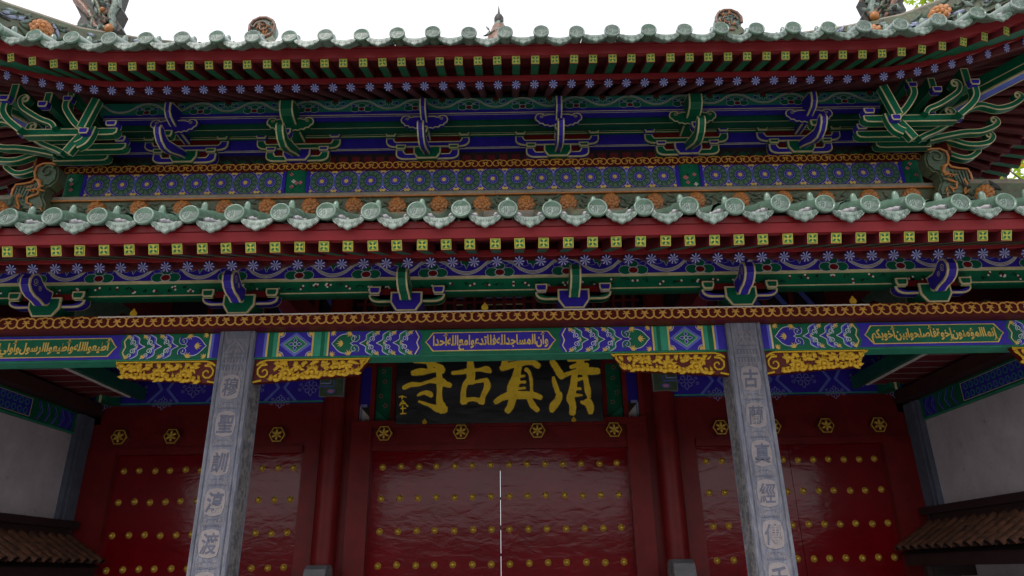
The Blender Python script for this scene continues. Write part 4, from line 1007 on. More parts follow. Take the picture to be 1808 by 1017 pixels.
def smooth_path(p, n=5):
    q = []
    for i in range(len(p)-1):
        p0, p1, p2, p3 = p[max(i-1,0)], p[i], p[i+1], p[min(i+2,len(p)-1)]
        for k in range(n):
            t = k/n; q.append(tuple(.5*((2*b) + (c-a)*t + (2*a-5*b+4*c-d_)*t*t + (-a+3*b-3*c+d_)*t**3) for a, b, c, d_ in zip(p0, p1, p2, p3)))
    return q + [p[-1]]
ARMS = {
'S1':([(4.45,5.62),(4.60,5.705),(4.735,5.788),(4.83,5.82),(4.913,5.80),(5.004,5.774),(5.141,5.805),(5.253,5.872)],(5.229,5.90),.3),
'S2':([(4.373,5.557),(4.573,5.604),(4.756,5.635),(4.904,5.641),(5.031,5.681),(5.101,5.723)],(5.074,5.759),.5),
'S3':([(4.50,5.66),(4.677,5.63),(4.811,5.576),(4.927,5.565),(5.051,5.588),(5.109,5.639)],(5.079,5.655),.62),
'S4':([(4.55,5.67),(4.648,5.604),(4.721,5.533),(4.829,5.487),(4.921,5.494),(5.011,5.554)],(4.98,5.573),.74),
'F1':([(4.10,5.55),(4.142,5.602),(4.249,5.649),(4.379,5.729),(4.464,5.794),(4.494,5.861)],(4.455,5.862),.05),
'F2':([(4.15,5.44),(4.219,5.477),(4.329,5.525),(4.443,5.59),(4.523,5.655),(4.547,5.723)],(4.508,5.724),.3)}
for sg in (-1, 1):
    e = put('corner_bracket_set', None, gate)
    for k, (p, c, Y) in ARMS.items():
        mb = MB(); sp = smooth_path(p); w0 = .054 if k[0] == 'S' else .05; ex, ez = sp[-1]; px_, pz_ = sp[-3]; an = atan2(ez - pz_, ex - px_)
        rr0 = .046; cxx, czz = ex - sin(an)*rr0, ez + cos(an)*rr0; sp = sp[:-1]; W = [w0]*len(sp); n_ = 18
        for i in range(n_):
            t = i/(n_-1); a_ = an - pi/2 + t*pi*2.5; r_ = rr0*(1 - .74*t); sp.append((cxx + r_*cos(a_), czz + r_*sin(a_))); W.append(max(.013, w0*(1 - 1.5*t) if t < .5 else .013 + .006*(1-t)))
        flat_arm(mb, sp, Y, W, .075, 'green_paint', sg)
        mb.lathe([(0, -.030), (.040, -.030), (.040, .030), (0, .030)], (sg*cxx, Y, czz), (0, -1, 0), 'green_paint', 14, False)
        mb.build('curled_arm', e)
    for p, Y in (([(3.772,5.482),(3.869,5.553),(3.952,5.649),(4.015,5.747),(4.023,5.82)], .02), ([(4.375,5.496),(4.512,5.607),(4.584,5.704),(4.594,5.80)], .0)):
        mb = MB(); flat_arm(mb, smooth_path(p), Y, .062, .08, 'green_paint', sg); mb.build('raked_arm', e)
    for p, Y in (([(3.715,5.81),(3.735,5.73),(3.757,5.64),(3.793,5.49)], -.03), ([(3.74,5.55),(3.748,5.50),(3.762,5.44),(3.79,5.385),(3.850,5.345)], .04), ([(3.87,5.49),(3.925,5.40),(3.97,5.317)], .10)):
        mb = MB(); flat_arm(mb, smooth_path(p), Y, .078, .07, 'green_paint', sg); mb.build('raked_arm', e)
    mb = MB(); mb.box(*((4.12, 4.44) if sg > 0 else (-4.44, -4.12)), .42, .62, 5.60, 5.84, 'green_paint'); mb.build('inner_block', e)
    # long lateral arms reaching back along the front
    for z0_, xx0, xx1, Y in ((5.500, 3.54, 4.42, .12), (5.495, 3.585, 4.30, .37), (5.535, 3.90, 4.45, .62)):
        mb = MB(); o = [(sg*x_, z_) for x_, z_ in [(xx0, z0_+.075), (xx0, z0_+.03), (xx0+.03, z0_+.005), (xx0+.09, z0_), (xx1, z0_), (xx1, z0_+.075)]]
        trimmed(mb, o if sg < 0 else o, (0, Y, 0), *XZ, .09, 'green_paint', .009); mb.build('lateral_arm', e)
        mb = MB(); trimmed(mb, block_outline(.10, .08, z0_+.077, z0_+.135), (sg*(xx0+.05), Y-.03, 0), *XZ, .10, 'blue_paint', .009); mb.build('arm_block', e)
    for bx, bz, Y in ((4.083,5.915,.10),(4.257,5.805,.03),(4.573,5.822,-.05),(3.768,5.462,-.02),(4.268,5.651,.22),(4.494,5.594,.17)):
        mb = MB(); trimmed(mb, block_outline(.088, .07, bz-.03, bz+.03), (sg*bx, Y, 0), *XZ, .07, 'blue_paint', .008); mb.build('arm_block', e)
    for xa, xb, za, zb, Y in ((4.045,4.105,5.948,6.01,.14),(4.228,4.296,5.835,5.975,.10),(4.54,4.612,5.856,6.05,.06)):
        mb = MB(); trimmed(mb, [(xa*sg, za), (xb*sg, za), (xb*sg, zb), (xa*sg, zb)] if sg > 0 else [(xb*sg, za), (xa*sg, za), (xa*sg, zb), (xb*sg, zb)], (0, Y + .4, 0), *XZ, .90, 'green_paint', .008); mb.build('beam_head', e)
    mb = MB(); mb.box(*( (4.20, 4.46) if sg > 0 else (-4.46, -4.20)), .72, .98, 5.6, 5.76, 'blue_paint'); mb.box(*((3.9, 4.44) if sg > 0 else (-4.44, -3.9)), .62, .70, 5.62, 5.95, 'dark_wood'); mb.build('corner_block', e)
    e2 = put('corner_beam', None, gate); mb = MB()
    a, b = Vector((sg*4.45, .72, 5.93)), Vector((sg*5.95, -.80, 6.22)); mb.bar(a, b, .13, .17, 'green_paint'); mb.build('beam', e2)
    mb = MB(); mb.bar(a - Vector((0,0,.095)), b - Vector((0,0,.095)), .11, .018, 'mid_blue_paint')
    for o in (-.058, .058):
        n_ = (b - a).cross(Vector((0,0,1))).normalized(); mb.bar(a + n_*o - Vector((0,0,.09)), b + n_*o - Vector((0,0,.09)), .014, .03, 'cream_line')
    n_ = (b - a).cross(Vector((0,0,1))).normalized(); n_ = n_ if n_.y < 0 else -n_
    mb.bar(a + n_*.067 - Vector((0,0,.02)), b + n_*.067 - Vector((0,0,.02)), .006, .008, 'cream_line'); mb.build('gold_line', e2)

# ---------------------------------------------------------------- gilded carved brackets beside the columns
def gilt_bracket(xc, sg, L):
    """starts at the column face xc and runs in direction sg"""
    e = put('gilded_bracket', None, gate)
    top, bot0, bot1 = 3.224, 3.030, 3.085
    out = [(xc, top), (xc + sg*L, top), (xc + sg*(L-.085), bot1), (xc + sg*L*.5, bot1 - .022), (xc, bot0)]
    if sg < 0: out = list(reversed(out))
    mb = MB(); mb.prism(out, (0, -.02, 0), *XZ, 0, .055, 'plate_red'); mb.build('back_board', e)
    mb = MB(); y = -.08
    def T_(pts, r, m='gilt_paint', n=6): mb.tube([(xc + sg*x, y, z) for x, z in pts], r, m, n=n)
    T_([(.02, top-.045), (.05, top-.022), (.10, top-.008), (L-.005, top-.008)], .0085); T_([(.003, bot0+.006), (.03, bot0+.012), (.07, bot0+.02)], .009)
    sp = [(.082 + (.066 - .0052*i)*cos(1.2 + i*.75), 3.118 + (.066 - .0052*i)*sin(1.2 + i*.75)) for i in range(12)]
    T_(sp, [.0105 - .0004*i for i in range(12)]); T_([(.02, top-.05), (.05, top-.03), (.09, top-.033)], .008)
    mb.build('scroll_border', e)
    mb = MB(); rr = random.Random(int(abs(xc)*100) + (1 if sg > 0 else 2))
    def zb(x): return bot0 + (bot1-bot0)*min(1, x/(L-.085))
    def Lf(x, z, a, l, w, lift=.022): leaf(mb, (xc + sg*x, -.077, z), a, l, w, 'gilt_paint', U=(sg,0,0), V=(0,0,1), N=(0,-1,0), curl=rr.uniform(-.5, .5), lift=lift)
    x = .12
    while x < L - .08:           # scalloped border of leaves along the lower edge
        Lf(x, zb(x) + .016, rr.uniform(-.1, .4), .062, .038, .026); Lf(x + .01, zb(x) + .03, rr.uniform(.5, 1.0), .04, .026, .022); x += .036
    for i in range(7): Lf(L - .085 + i*.011, bot1 + .012 + i*.016, rr.uniform(.8, 1.5), .045, .022, .02)
    x = .17
    while x < L - .05:
        Lf(x, top - .018, -rr.uniform(.3, 1.6), rr.uniform(.045, .065), .036); Lf(x + .02, top - .016, -rr.uniform(1.4, 2.7), rr.uniform(.04, .06), .034); x += .075
    for fx, fz, r in ((.26, 3.105, .052), (.47, 3.112, .055), (.66, 3.150, .045)):
        if fx > L - .1: continue
        for k in range(9):
            a = -.2 + (pi + .4)*k/8; c, s_ = cos(a), sin(a)
            mb.blob((xc + sg*(fx + r*.62*c), -.084, fz + r*.62*s_), .016, .012, .016, 'gilt_paint', 7, 4); Lf(fx + r*.3*c, fz + r*.3*s_, atan2(s_, c), r*.95, .026, .02)
        mb.blob((xc + sg*fx, -.092, fz), .022, .014, .016, 'gilt_paint', 8, 5)
        T_([(fx, fz + r*.6), (fx + .01, fz + r*1.0), (fx - .005, top - .01)], .004)
    for fx, fz in ((.36, 3.155), (.56, 3.165), (.20, 3.165), (.74, 3.165)):
        if fx > L - .09: continue
        mb.blob((xc + sg*fx, -.085, fz), .026, .018, .02, 'gilt_paint', 8, 5)
        for k in range(5): Lf(fx, fz, rr.uniform(0, 6.28), .055, .028)
    for i in range(5):
        x = rr.uniform(.16, L - .10); Lf(x, rr.uniform(zb(x) + .03, top - .03), rr.uniform(0, 6.28), rr.uniform(.03, .06), .022, .018)
    mb.build('gilded_carving', e)
gilt_bracket(-1.90, 1, .92); gilt_bracket(1.90, -1, .92); gilt_bracket(2.19, 1, .83); gilt_bracket(-2.19, -1, .83); gilt_bracket(5.06, -1, .86); gilt_bracket(-5.06, 1, .86)

# ---------------------------------------------------------------- door wall behind the porch
DY = 2.8
w_ = put('door_wall', None, gate); mb = MB()
for sg in (-1, 1):
    def bx(a, b, y0, y1, z0, z1, m='red_paint'): mb.box(min(sg*a, sg*b), max(sg*a, sg*b), y0, y1, z0, z1, m)
    bx(1.50, 1.735, DY - .02, DY + .18, .15, 3.28)                 # inner jamb
    bx(1.735, 1.97, DY + .05, DY + .18, .15, 4.6)
    bx(2.09, 2.30, DY + .02, DY + .18, .15, 3.02)
    bx(2.09, 4.86, DY + .02, DY + .20, 3.02, 3.52)                    # board over the side doors
    bx(2.30, 4.46, DY - .01, DY + .01, 2.935, 3.02)
    bx(4.46, 4.86, DY - .02, DY + .18, .15, 3.02)
    bx(4.46, 4.475, DY - .035, DY - .02, .15, 3.0)
    bx(4.74, 5.3, DY + .02, DY + .2, 3.3, 4.9)
mb.box(-1.735, 1.735, DY + .0, DY + .18, 2.942, 3.005, 'red_paint'); mb.box(-1.499, 1.499, DY + .02, DY + .18, 3.005, 3.20, 'red_paint'); mb.box(-1.735, 1.735, DY - .035, DY + .18, 3.20, 3.285, 'red_paint')
mb.build('door_frame', w_)
for sg in (-1, 1):
    mb = MB(); mb.tube([(sg*1.96, DY - .02, .15), (sg*1.96, DY - .02, 4.9)], .132, 'red_paint', n=24); mb.build('round_post', w_)
mb = MB(); mb.box(-5.3, 5.3, DY + .12, DY + .2, 3.98, 4.55, 'dark_red_wood'); mb.build('upper_board', w_)
# lattice high in the door wall, seen between the brackets
mb = MB(); 
for i in range(28):
    x = -1.72 + i*.127; mb.box(x, x + .04, DY + .10, DY + .14, 4.55, 5.2, 'dark_red_wood')
for z in (4.55, 4.66, 4.80, 4.92, 5.05): mb.box(-1.8, 1.8, DY + .102, DY + .138, z, z + .03, 'dark_red_wood')
for sg in (-1, 1):
    for i in range(5): x = sg*(2.35 + i*.34); mb.box(x, x + .06, DY + .10, DY + .14, 4.55, 5.2, 'dark_red_wood'); mb.bar((x, DY+.12, 5.15), (x + .3, DY+.12, 4.7), .03, .05, 'mid_blue_paint')
mb.build('lattice', w_)
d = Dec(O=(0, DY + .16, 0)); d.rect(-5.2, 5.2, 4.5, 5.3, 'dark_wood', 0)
for i in range(26):
    x = -1.68 + i*.127
    if i in (4, 5, 9, 12, 13, 14, 15, 20, 21): d.rect(x, x + .085, 4.685, 4.72, 'white_paint', 1); d.rect(x, x + .085, 4.645, 4.684, 'pink_paint', 1); d.rect(x, x+.085, 4.79, 4.81, 'cream_line', 1); d.rect(x, x + .085, 4.88, 4.90, 'lilac_paint', 1)
d.build('painted_backing', w_)
# doors with studs
def studs():
    mb = MB(); mb.lathe([(.038, 0), (.036, .007), (.027, .011), (.026, .018), (.022, .029), (.013, .038), (0, .041)], (0,0,0), (0,-1,0), 'brass', 14); return mb.mesh('door_stud')
STUD = studs()
def door(x0, x1, xs, yf, seam_gap=0):
    e = put('door_leaf', None, gate); mb = MB(); mb.box(x0, x1, yf, yf + .07, .35, 2.97 if abs(x0 + x1) < 2 else 3.03, 'door_lacquer'); mb.build('panel', e)
    for r, z in enumerate((2.765, 2.412, 2.05, 1.69)):
        for x in xs: put('door_stud', STUD, e, loc=(x + R.uniform(-.006, .006), yf - .001, z + R.uniform(-.006, .006)))
cx = [-1.364 + i*.2105 for i in range(14)]
door(-1.498, .006, cx[:7], DY + .06); door(.0098, 1.498, cx[7:], DY + .06)
sx = [2.405 + i*.1787 for i in range(12)]
door(2.302, 3.376, sx[:6], DY + .05); door(3.382, 4.458, sx[6:], DY + .05); door(-3.376, -2.302, [-x for x in sx[:6]], DY + .05); door(-4.458, -3.382, [-x for x in sx[6:]], DY + .05)
mb = MB(); mb.box(-.05, .06, DY + .135, DY + .15, 2.71, 2.97, 'dark_red_wood'); mb.box(-4.5, -2.2, DY + .13, DY + .17, .3, 3.02, 'dark_red_wood'); mb.box(2.2, 4.5, DY + .13, DY + .17, .3, 3.02, 'dark_red_wood'); mb.box(-.03, .04, DY + .132, DY + .15, 2.05, 2.10, 'dark_wood'); mb.box(-.03, .04, DY + .132, DY + .15, 1.77, 1.80, 'dark_wood'); mb.box(-.03, .04, DY + .132, DY + .15, 2.38, 2.41, 'dark_wood'); mb.build('door_backing', w_)
# daylight strip seen through the joint of the centre doors: pale court wall beyond
# hexagonal door bosses
hx = [(.094*cos(i*pi/3), .094*sin(i*pi/3)) for i in range(6)]
mb = MB(); mb.prism(hx, (0,0,0), *XZ, 0, .10, 'dark_red_wood'); mb.prism([(x*1.02, z*1.02) for x, z in hx], (0,0,0), *XZ, .092, .103, 'brass'); mb.prism([(x*.87, z*.87) for x, z in hx], (0,0,0), *XZ, .10, .1045, 'plate_red')
for i in range(6):
    a = i*pi/3 + pi/6; mb.tube([(.010*cos(a), -.112, .010*sin(a)), (.035*cos(a), -.118, .035*sin(a)), (.060*cos(a), -.112, .060*sin(a))], [.008, .016, .010], 'brass', n=7)
mb.blob((0, -.115, 0), .010, .010, .010, 'brass', 8, 5)
HEX = mb.mesh('door_boss')
for x in (-1.34, -.443, .448, 1.343): put('door_boss', HEX, gate, loc=(x, DY + .02, 3.128 + (.0 if abs(x) > 1 else .004)))
for sg in (-1, 1):
    for x in (2.59, 3.20, 3.82, 4.435): put('door_boss', HEX, gate, loc=(sg*x, DY + .02, 3.135))
# transom panes each side of the plaque
mb = MB()
for sg in (-1, 1):
    for x in (1.735, 1.545, 1.30, 1.15): mb = MB(); mb.box(min(sg*x, sg*(x-.055)), max(sg*x, sg*(x-.055)), DY + .02, DY + .10, 3.285, 4.0, 'red_paint'); mb.build('transom_mullion', w_)
for sg in (-1, 1):
    d = Dec(O=(0, DY + .13, 0)); d.at(0, 0, sg)
    d.rect(1.0, 1.74, 3.28, 4.1, 'dark_wood', 0)
    d.rect(1.24, 1.50, 3.28, 3.98, 'green_paint', 1); d.rect(1.545, 1.70, 3.50, 4.0, 'blue_paint', 1)
    d.rect(1.60, 1.68, 3.485, 3.52, 'lilac_paint', 2); d.rect(1.08, 1.25, 3.485, 3.52, 'lilac_paint', 2); d.rect(1.08, 1.245, 3.285, 3.485, 'red_paint', 2)
    d.poly([(1.545, 3.285), (1.69, 3.285), (1.69, 3.50), (1.56, 3.36)], 'white_paint', 2); d.ribbon([(1.665, 3.29), (1.665, 3.47)], .02, 'lilac_paint', 3); d.poly([(1.55, 3.285), (1.62, 3.285), (1.60, 3.34)], 'teal_paint', 3)
    d.poly([(1.30, 3.285), (1.49, 3.285), (1.49, 3.44), (1.46, 3.42)], 'teal_paint', 2)
    for cx_, cz in ((1.40, 3.80), (1.44, 3.62), (1.38, 3.50), (1.42, 3.93)):
        for q in range(5): d.disc(cx_ + .022*cos(q*1.26), cz + .022*sin(q*1.26), .007, 'pink_paint', 3, 6)
        d.disc(cx_, cz, .010, 'red_paint', 3, 6)
    d.build('painted_backing', w_)
# blue lintel beam with lozenges and line-drawn lotus
e = put('inner_beam', None, gate)
for sg in (-1, 1):
    mb = MB(); a, b = sorted((sg*2.09, sg*4.86)); mb.box(a, b, DY - .06, DY + .16, 3.525, 3.98, 'blue_paint'); mb.box(a, b, DY - .062, DY - .04, 3.522, 3.535, 'teal_paint'); mb.build('beam', e)
    d = Dec(O=(sg*2.09, DY - .062, 0), U=(sg,0,0))
    zc, hh = 3.735, .20
    def flower(cx_, cz, r):
        for q in range(8):
            a = q*pi/4; pp = bez((cx_ + .3*r*cos(a-.35), cz + .3*r*sin(a-.35)), (cx_ + .75*r*cos(a-.5), cz + .75*r*sin(a-.5)), (cx_ + .8*r*cos(a-.1), cz + .8*r*sin(a-.1)), (cx_ + (.95 if q % 2 == 0 else .7)*r*cos(a), cz + (.95 if q % 2 == 0 else .7)*r*sin(a)), 5)
            d.ribbon(pp, .0055, 'lilac_paint', 2); pp = bez((cx_ + .3*r*cos(a+.35), cz + .3*r*sin(a+.35)), (cx_ + .75*r*cos(a+.5), cz + .75*r*sin(a+.5)), (cx_ + .8*r*cos(a+.1), cz + .8*r*sin(a+.1)), (cx_ + (.95 if q % 2 == 0 else .7)*r*cos(a), cz + (.95 if q % 2 == 0 else .7)*r*sin(a)), 5); d.ribbon(pp, .0055, 'lilac_paint', 2)
        d.ring(cx_, cz, .22*r, .0055, 'lilac_paint', 2, 12)
        for s2 in (-1, 1): d.spiral(cx_ + s2*r*1.15, cz - r*.25, .006, .022, 0, s2*1.2, .005, 'lilac_paint', 2); d.spiral(cx_ + s2*r*1.1, cz + r*.3, .006, .018, 2, s2*1.2, .005, 'lilac_paint', 2)
    for k in range(4):
        x = .16 + k*.70
        flower(x, zc - .04, .11)
        for s2 in (-1, 1):
            if .02 < x + s2*.34 < 2.72:
                d.ribbon([(x + s2*.17, zc + hh), (x + s2*.32, zc - .04), (x + s2*.17, zc - hh)], .030, 'mid_blue_paint', 1)
                d.ribbon([(x + s2*.155, zc + hh), (x + s2*.30, zc - .04), (x + s2*.155, zc - hh)], .004, 'lilac_paint', 2)
        if x + .35 < 2.7: flower(x + .35, zc - .235 + .03, .085); flower(x + .35, zc + .18, .085)
    d.build('painted_ornament', e)
    # carved painted beam end by the post
    mb = MB(); a, b = sorted((sg*1.83, sg*2.12)); mb.box(a, b, DY - .16, DY - .155 + .05, 3.56, 3.86, 'stone_grey'); mb.build('beam_end', e)
    d = Dec(O=(0, DY - .162, 0)); d.at(0, 0, sg)
    d.rect(1.84, 2.11, 3.565, 3.855, 'glaze_leaf', 1); d.ribbon([(2.11, 3.68), (1.95, 3.68), (1.95, 3.75)], .014, 'mid_blue_paint', 3); d.ribbon([(2.11, 3.715), (1.99, 3.715), (1.99, 3.75)], .014, 'lilac_paint', 3)
    d.disc(1.98, 3.62, .05, 'mid_blue_paint', 2, 12, .028); d.disc(1.98, 3.62, .034, 'pink_paint', 3, 10, .018)
    d.build('painted_ornament', e)
# porch ceiling and back of the building
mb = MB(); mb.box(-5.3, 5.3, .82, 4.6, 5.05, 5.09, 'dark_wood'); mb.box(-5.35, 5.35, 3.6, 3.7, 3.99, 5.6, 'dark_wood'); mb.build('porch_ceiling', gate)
for sg in (-1, 1):
    mb = MB(); a, b = sorted((sg*1.97, sg*2.12)); mb.box(a, b, .1, DY - .1, 4.05, 4.3, 'dark_red_wood'); mb.build('cross_beam', gate)

# ---------------------------------------------------------------- drum stones at the foot of the posts
for sg in (-1, 1):
    mb = MB(); c = sg*1.93; out = [(2.35, .15), (2.70, .15), (2.70, 1.60), (2.66, 1.68), (2.58, 1.705), (2.47, 1.70), (2.38, 1.66), (2.35, 1.58)]
    mb.prism([(y, z) for y, z in out], (0,0,0), (0,1,0), (0,0,1), (1,0,0), c - .112, c + .112, 'stone_grey')
    mb.prism([(y + (.01 if y < 2.5 else -.01), z - .02) for y, z in out], (0,0,0), (0,1,0), (0,0,1), (1,0,0), c - .118, c + .118, 'stone_carved')
    mb.build('door_pier_stone', label='grey carved stone pier before the %s door post' % ('left' if sg < 0 else 'right'), cat='stone pier', group='stone piers by the door posts')

# ---------------------------------------------------------------- plaque
SI = [[(-0.993,3.958,0.055),(-0.835,3.955,0.064),(-0.686,3.967,0.046)],[(-0.821,4.12,0.055),(-0.819,4.061,0.064),(-0.806,3.935,0.082),(-0.795,3.859,0.055)],[(-1.006,3.81,0.055),(-0.924,3.823,0.073),(-0.85,3.826,0.055),(-0.757,3.839,0.046),(-0.637,3.842,0.036)],[(-0.759,3.915,0.036),(-0.684,3.857,0.082),(-0.664,3.818,0.064)],[(-1.11,3.637,0.041),(-1.029,3.673,0.05),(-0.919,3.676,0.036),(-0.809,3.707,0.036),(-0.699,3.715,0.082),(-0.625,3.676,0.064),(-0.564,3.656,0.046)],[(-0.702,3.847,0.055),(-0.689,3.696,0.064),(-0.691,3.565,0.055),(-0.689,3.472,0.068),(-0.665,3.416,0.091),(-0.655,3.361,0.082)],[(-0.628,3.379,0.082),(-0.71,3.389,0.073),(-0.802,3.428,0.036),(-0.931,3.476,0.023)],[(-0.947,3.546,0.018),(-0.87,3.577,0.041),(-0.805,3.562,0.055),(-0.786,3.534,0.036)]]
GU = [[(-0.328,4.072,0.036),(-0.328,3.995,0.05),(-0.327,3.898,0.068),(-0.322,3.803,0.091),(-0.321,3.689,0.082)],[(-0.539,3.802,0.036),(-0.442,3.81,0.046),(-0.331,3.827,0.055),(-0.229,3.835,0.027),(-0.137,3.838,0.073),(-0.091,3.808,0.036)],[(-0.349,3.718,0.055),(-0.394,3.653,0.05),(-0.412,3.541,0.055),(-0.402,3.458,0.082)],[(-0.386,3.69,0.046),(-0.275,3.693,0.036),(-0.155,3.715,0.036)],[(-0.146,3.715,0.055),(-0.128,3.639,0.073),(-0.174,3.537,0.05),(-0.201,3.454,0.073)],[(-0.411,3.476,0.055),(-0.293,3.493,0.041),(-0.192,3.464,0.055)]]
ZHEN = [[(0.234,4.121,0.046),(0.241,3.966,0.055)],[(0.073,3.959,0.055),(0.176,3.967,0.055),(0.306,3.974,0.036),(0.39,3.953,0.046)],[(0.044,3.849,0.064),(0.146,3.881,0.068),(0.258,3.903,0.064),(0.389,3.92,0.064),(0.48,3.865,0.055)],[(0.092,3.959,0.064),(0.063,3.873,0.055)],[(0.239,3.87,0.073),(0.219,3.775,0.082),(0.199,3.699,0.1),(0.17,3.615,0.119),(0.151,3.532,0.091)],[(0.331,3.83,0.046),(0.367,3.791,0.032),(0.388,3.696,0.032),(0.39,3.602,0.027),(0.393,3.546,0.036)],[(0.237,3.746,0.032),(0.311,3.754,0.023)],[(0.236,3.68,0.032),(0.318,3.683,0.023)],[(0.234,3.605,0.027),(0.317,3.613,0.023)],[(-0.033,3.456,0.055),(0.05,3.506,0.064),(0.16,3.532,0.082),(0.306,3.529,0.082),(0.415,3.527,0.064),(0.497,3.498,0.05)],[(0.168,3.494,0.082),(0.14,3.403,0.073),(0.102,3.348,0.064)],[(0.36,3.491,0.055),(0.403,3.407,0.064),(0.456,3.352,0.046)]]
QING = [[(0.64,3.92,0.055),(0.684,3.852,0.068),(0.727,3.776,0.073),(0.753,3.728,0.055)],[(0.744,3.742,0.055),(0.838,3.774,0.041),(0.913,3.791,0.055),(1.024,3.799,0.082),(1.181,3.796,0.068)],[(0.651,3.729,0.027),(0.659,3.673,0.046),(0.683,3.597,0.05),(0.699,3.541,0.046)],[(0.718,3.541,0.055),(0.696,3.467,0.073),(0.639,3.394,0.082),(0.619,3.34,0.046)],[(0.836,3.936,0.036),(0.939,3.944,0.046),(1.079,3.951,0.036)],[(0.86,3.849,0.036),(0.944,3.867,0.055),(1.055,3.865,0.055)],[(0.975,4.108,0.055),(0.97,4.021,0.064),(0.974,3.905,0.082),(0.969,3.809,0.082)],[(0.902,3.763,0.064),(0.887,3.65,0.073),(0.865,3.557,0.082),(0.843,3.483,0.082),(0.866,3.4,0.068),(0.858,3.308,0.068)],[(1.022,3.761,0.055),(1.035,3.666,0.055),(1.048,3.573,0.064),(1.062,3.489,0.036)],[(1.041,3.443,0.082),(1.066,3.387,0.082),(1.071,3.314,0.055)],[(0.968,3.439,0.027),(1.04,3.415,0.055)],[(0.908,3.692,0.036),(1.01,3.719,0.023)],[(0.903,3.594,0.032),(0.967,3.593,0.027)],[(0.899,3.519,0.036),(0.982,3.518,0.018)]]
SIG = [[(-1.161,3.531,0.011),(-1.125,3.539,0.011),(-1.078,3.525,0.009)],[(-1.125,3.544,0.011),(-1.128,3.507,0.011)],[(-1.123,3.488,0.011),(-1.152,3.434,0.011)],[(-1.118,3.484,0.011),(-1.061,3.423,0.011)],[(-1.148,3.452,0.011),(-1.085,3.455,0.011)],[(-1.12,3.433,0.011),(-1.116,3.337,0.011)],[(-1.141,3.397,0.011),(-1.082,3.4,0.011)],[(-1.143,3.337,0.011),(-1.076,3.341,0.011)]]
plq = put('name_plaque', None, None, None, Matrix.Translation((0, 2.65, 3.215)) @ Matrix.Rotation(radians(8), 4, 'X'), label='black lacquered name plaque with large golden Chinese characters above the centre doors', cat='plaque')
PO = (0, 2.65, 3.215)
mb = MB(); mb.box(-1.20, 1.215, 0, .06, 0, 1.0, 'plaque_lacquer'); mb.build('board', plq)
def brush(d, st, grow, m, layer):
    p = [(x, z) for x, z, w in st]; ws = [w for x, z, w in st]; q = smooth_path([(x, z, w) for x, z, w in st], 4)
    pts = [(a, b) for a, b, c in q]; W = [c*1.08 + .004 + grow + (0 if m == 'black_paint' else R.uniform(-.006, .006)) for a, b, c in q]
    # round the ends a little
    (x0, z0), (x1, z1) = pts[0], pts[1]; l = sqrt((x1-x0)**2 + (z1-z0)**2) or 1
    pts = [(x0 - (x1-x0)/l*W[0]*.35, z0 - (z1-z0)/l*W[0]*.35)] + pts; W = [W[0]*.55] + W
    (x0, z0), (x1, z1) = pts[-1], pts[-2]; l = sqrt((x1-x0)**2 + (z1-z0)**2) or 1
    pts.append((x0 - (x1-x0)/l*W[-1]*.3, z0 - (z1-z0)/l*W[-1]*.3)); W.append(W[-1]*.6)
    d.ribbon(pts, W, m, layer)
mat('gold_leaf', (1.0, .66, .02), .5, .15, 12, metal=0, bump=.3, c2=(.45, .22, .02), c2lo=.6, c2hi=.7)
mat('shadow_ring', (.05, .022, .008), .5, .2, 12)  # dark brown colour for the painted shadow around the raised gold strokes
for nm, C_ in (('golden_character', SI), ('golden_character', GU), ('golden_character', ZHEN), ('golden_character', QING), ('golden_signature', SIG)):
    d = Dec(O=(0, -.001, -3.215)); small = nm != 'golden_character'
    for st in C_: brush(d, st, .006 if small else .020, 'shadow_ring', 0)
    for st in C_: brush(d, st, 0, 'gold_leaf', 9)
    d.build(nm, plq)

# ---------------------------------------------------------------- gold leaf-shaped hooks and the white rod
lf = [(0, .046), (.012, .028), (.026, .012), (.028, -.004), (.020, -.018), (.008, -.021), (0, -.017), (-.008, -.021), (-.020, -.018), (-.028, -.004), (-.026, .012), (-.012, .028)]
mb = MB(); mb.prism(lf, (0,0,0), *XZ, 0, .008, 'gilt_paint'); HK = mb.mesh('leaf_hook')
for (x, y, z), lb in (((-2.85, -.262, 3.565), 'small gold leaf-shaped hook on the red scroll beam left of the left column'), ((-.04, -.262, 3.568), 'small gold leaf-shaped hook on the red scroll beam over the centre inscription'), ((2.905, -.262, 3.572), 'small gold leaf-shaped hook on the red scroll beam right of the right column'),
                ((-.855, 2.60, 3.225), 'small gold leaf-shaped hook under the leftmost golden character of the plaque'), ((.868, 2.60, 3.222), 'small gold leaf-shaped hook under the rightmost golden character of the plaque')):
    put('leaf_hook', HK, None, loc=(x, y, z), label=lb, cat='hook', group='gold leaf-shaped hooks')
mb = MB(); mb.tube([(-3.14, -.245, 3.549), (3.04, -.245, 3.549)], .0055, 'white_paint', n=8); mb.build('white_rod', label='thin white rod fixed along the red scroll-painted beam above both columns', cat='rod')

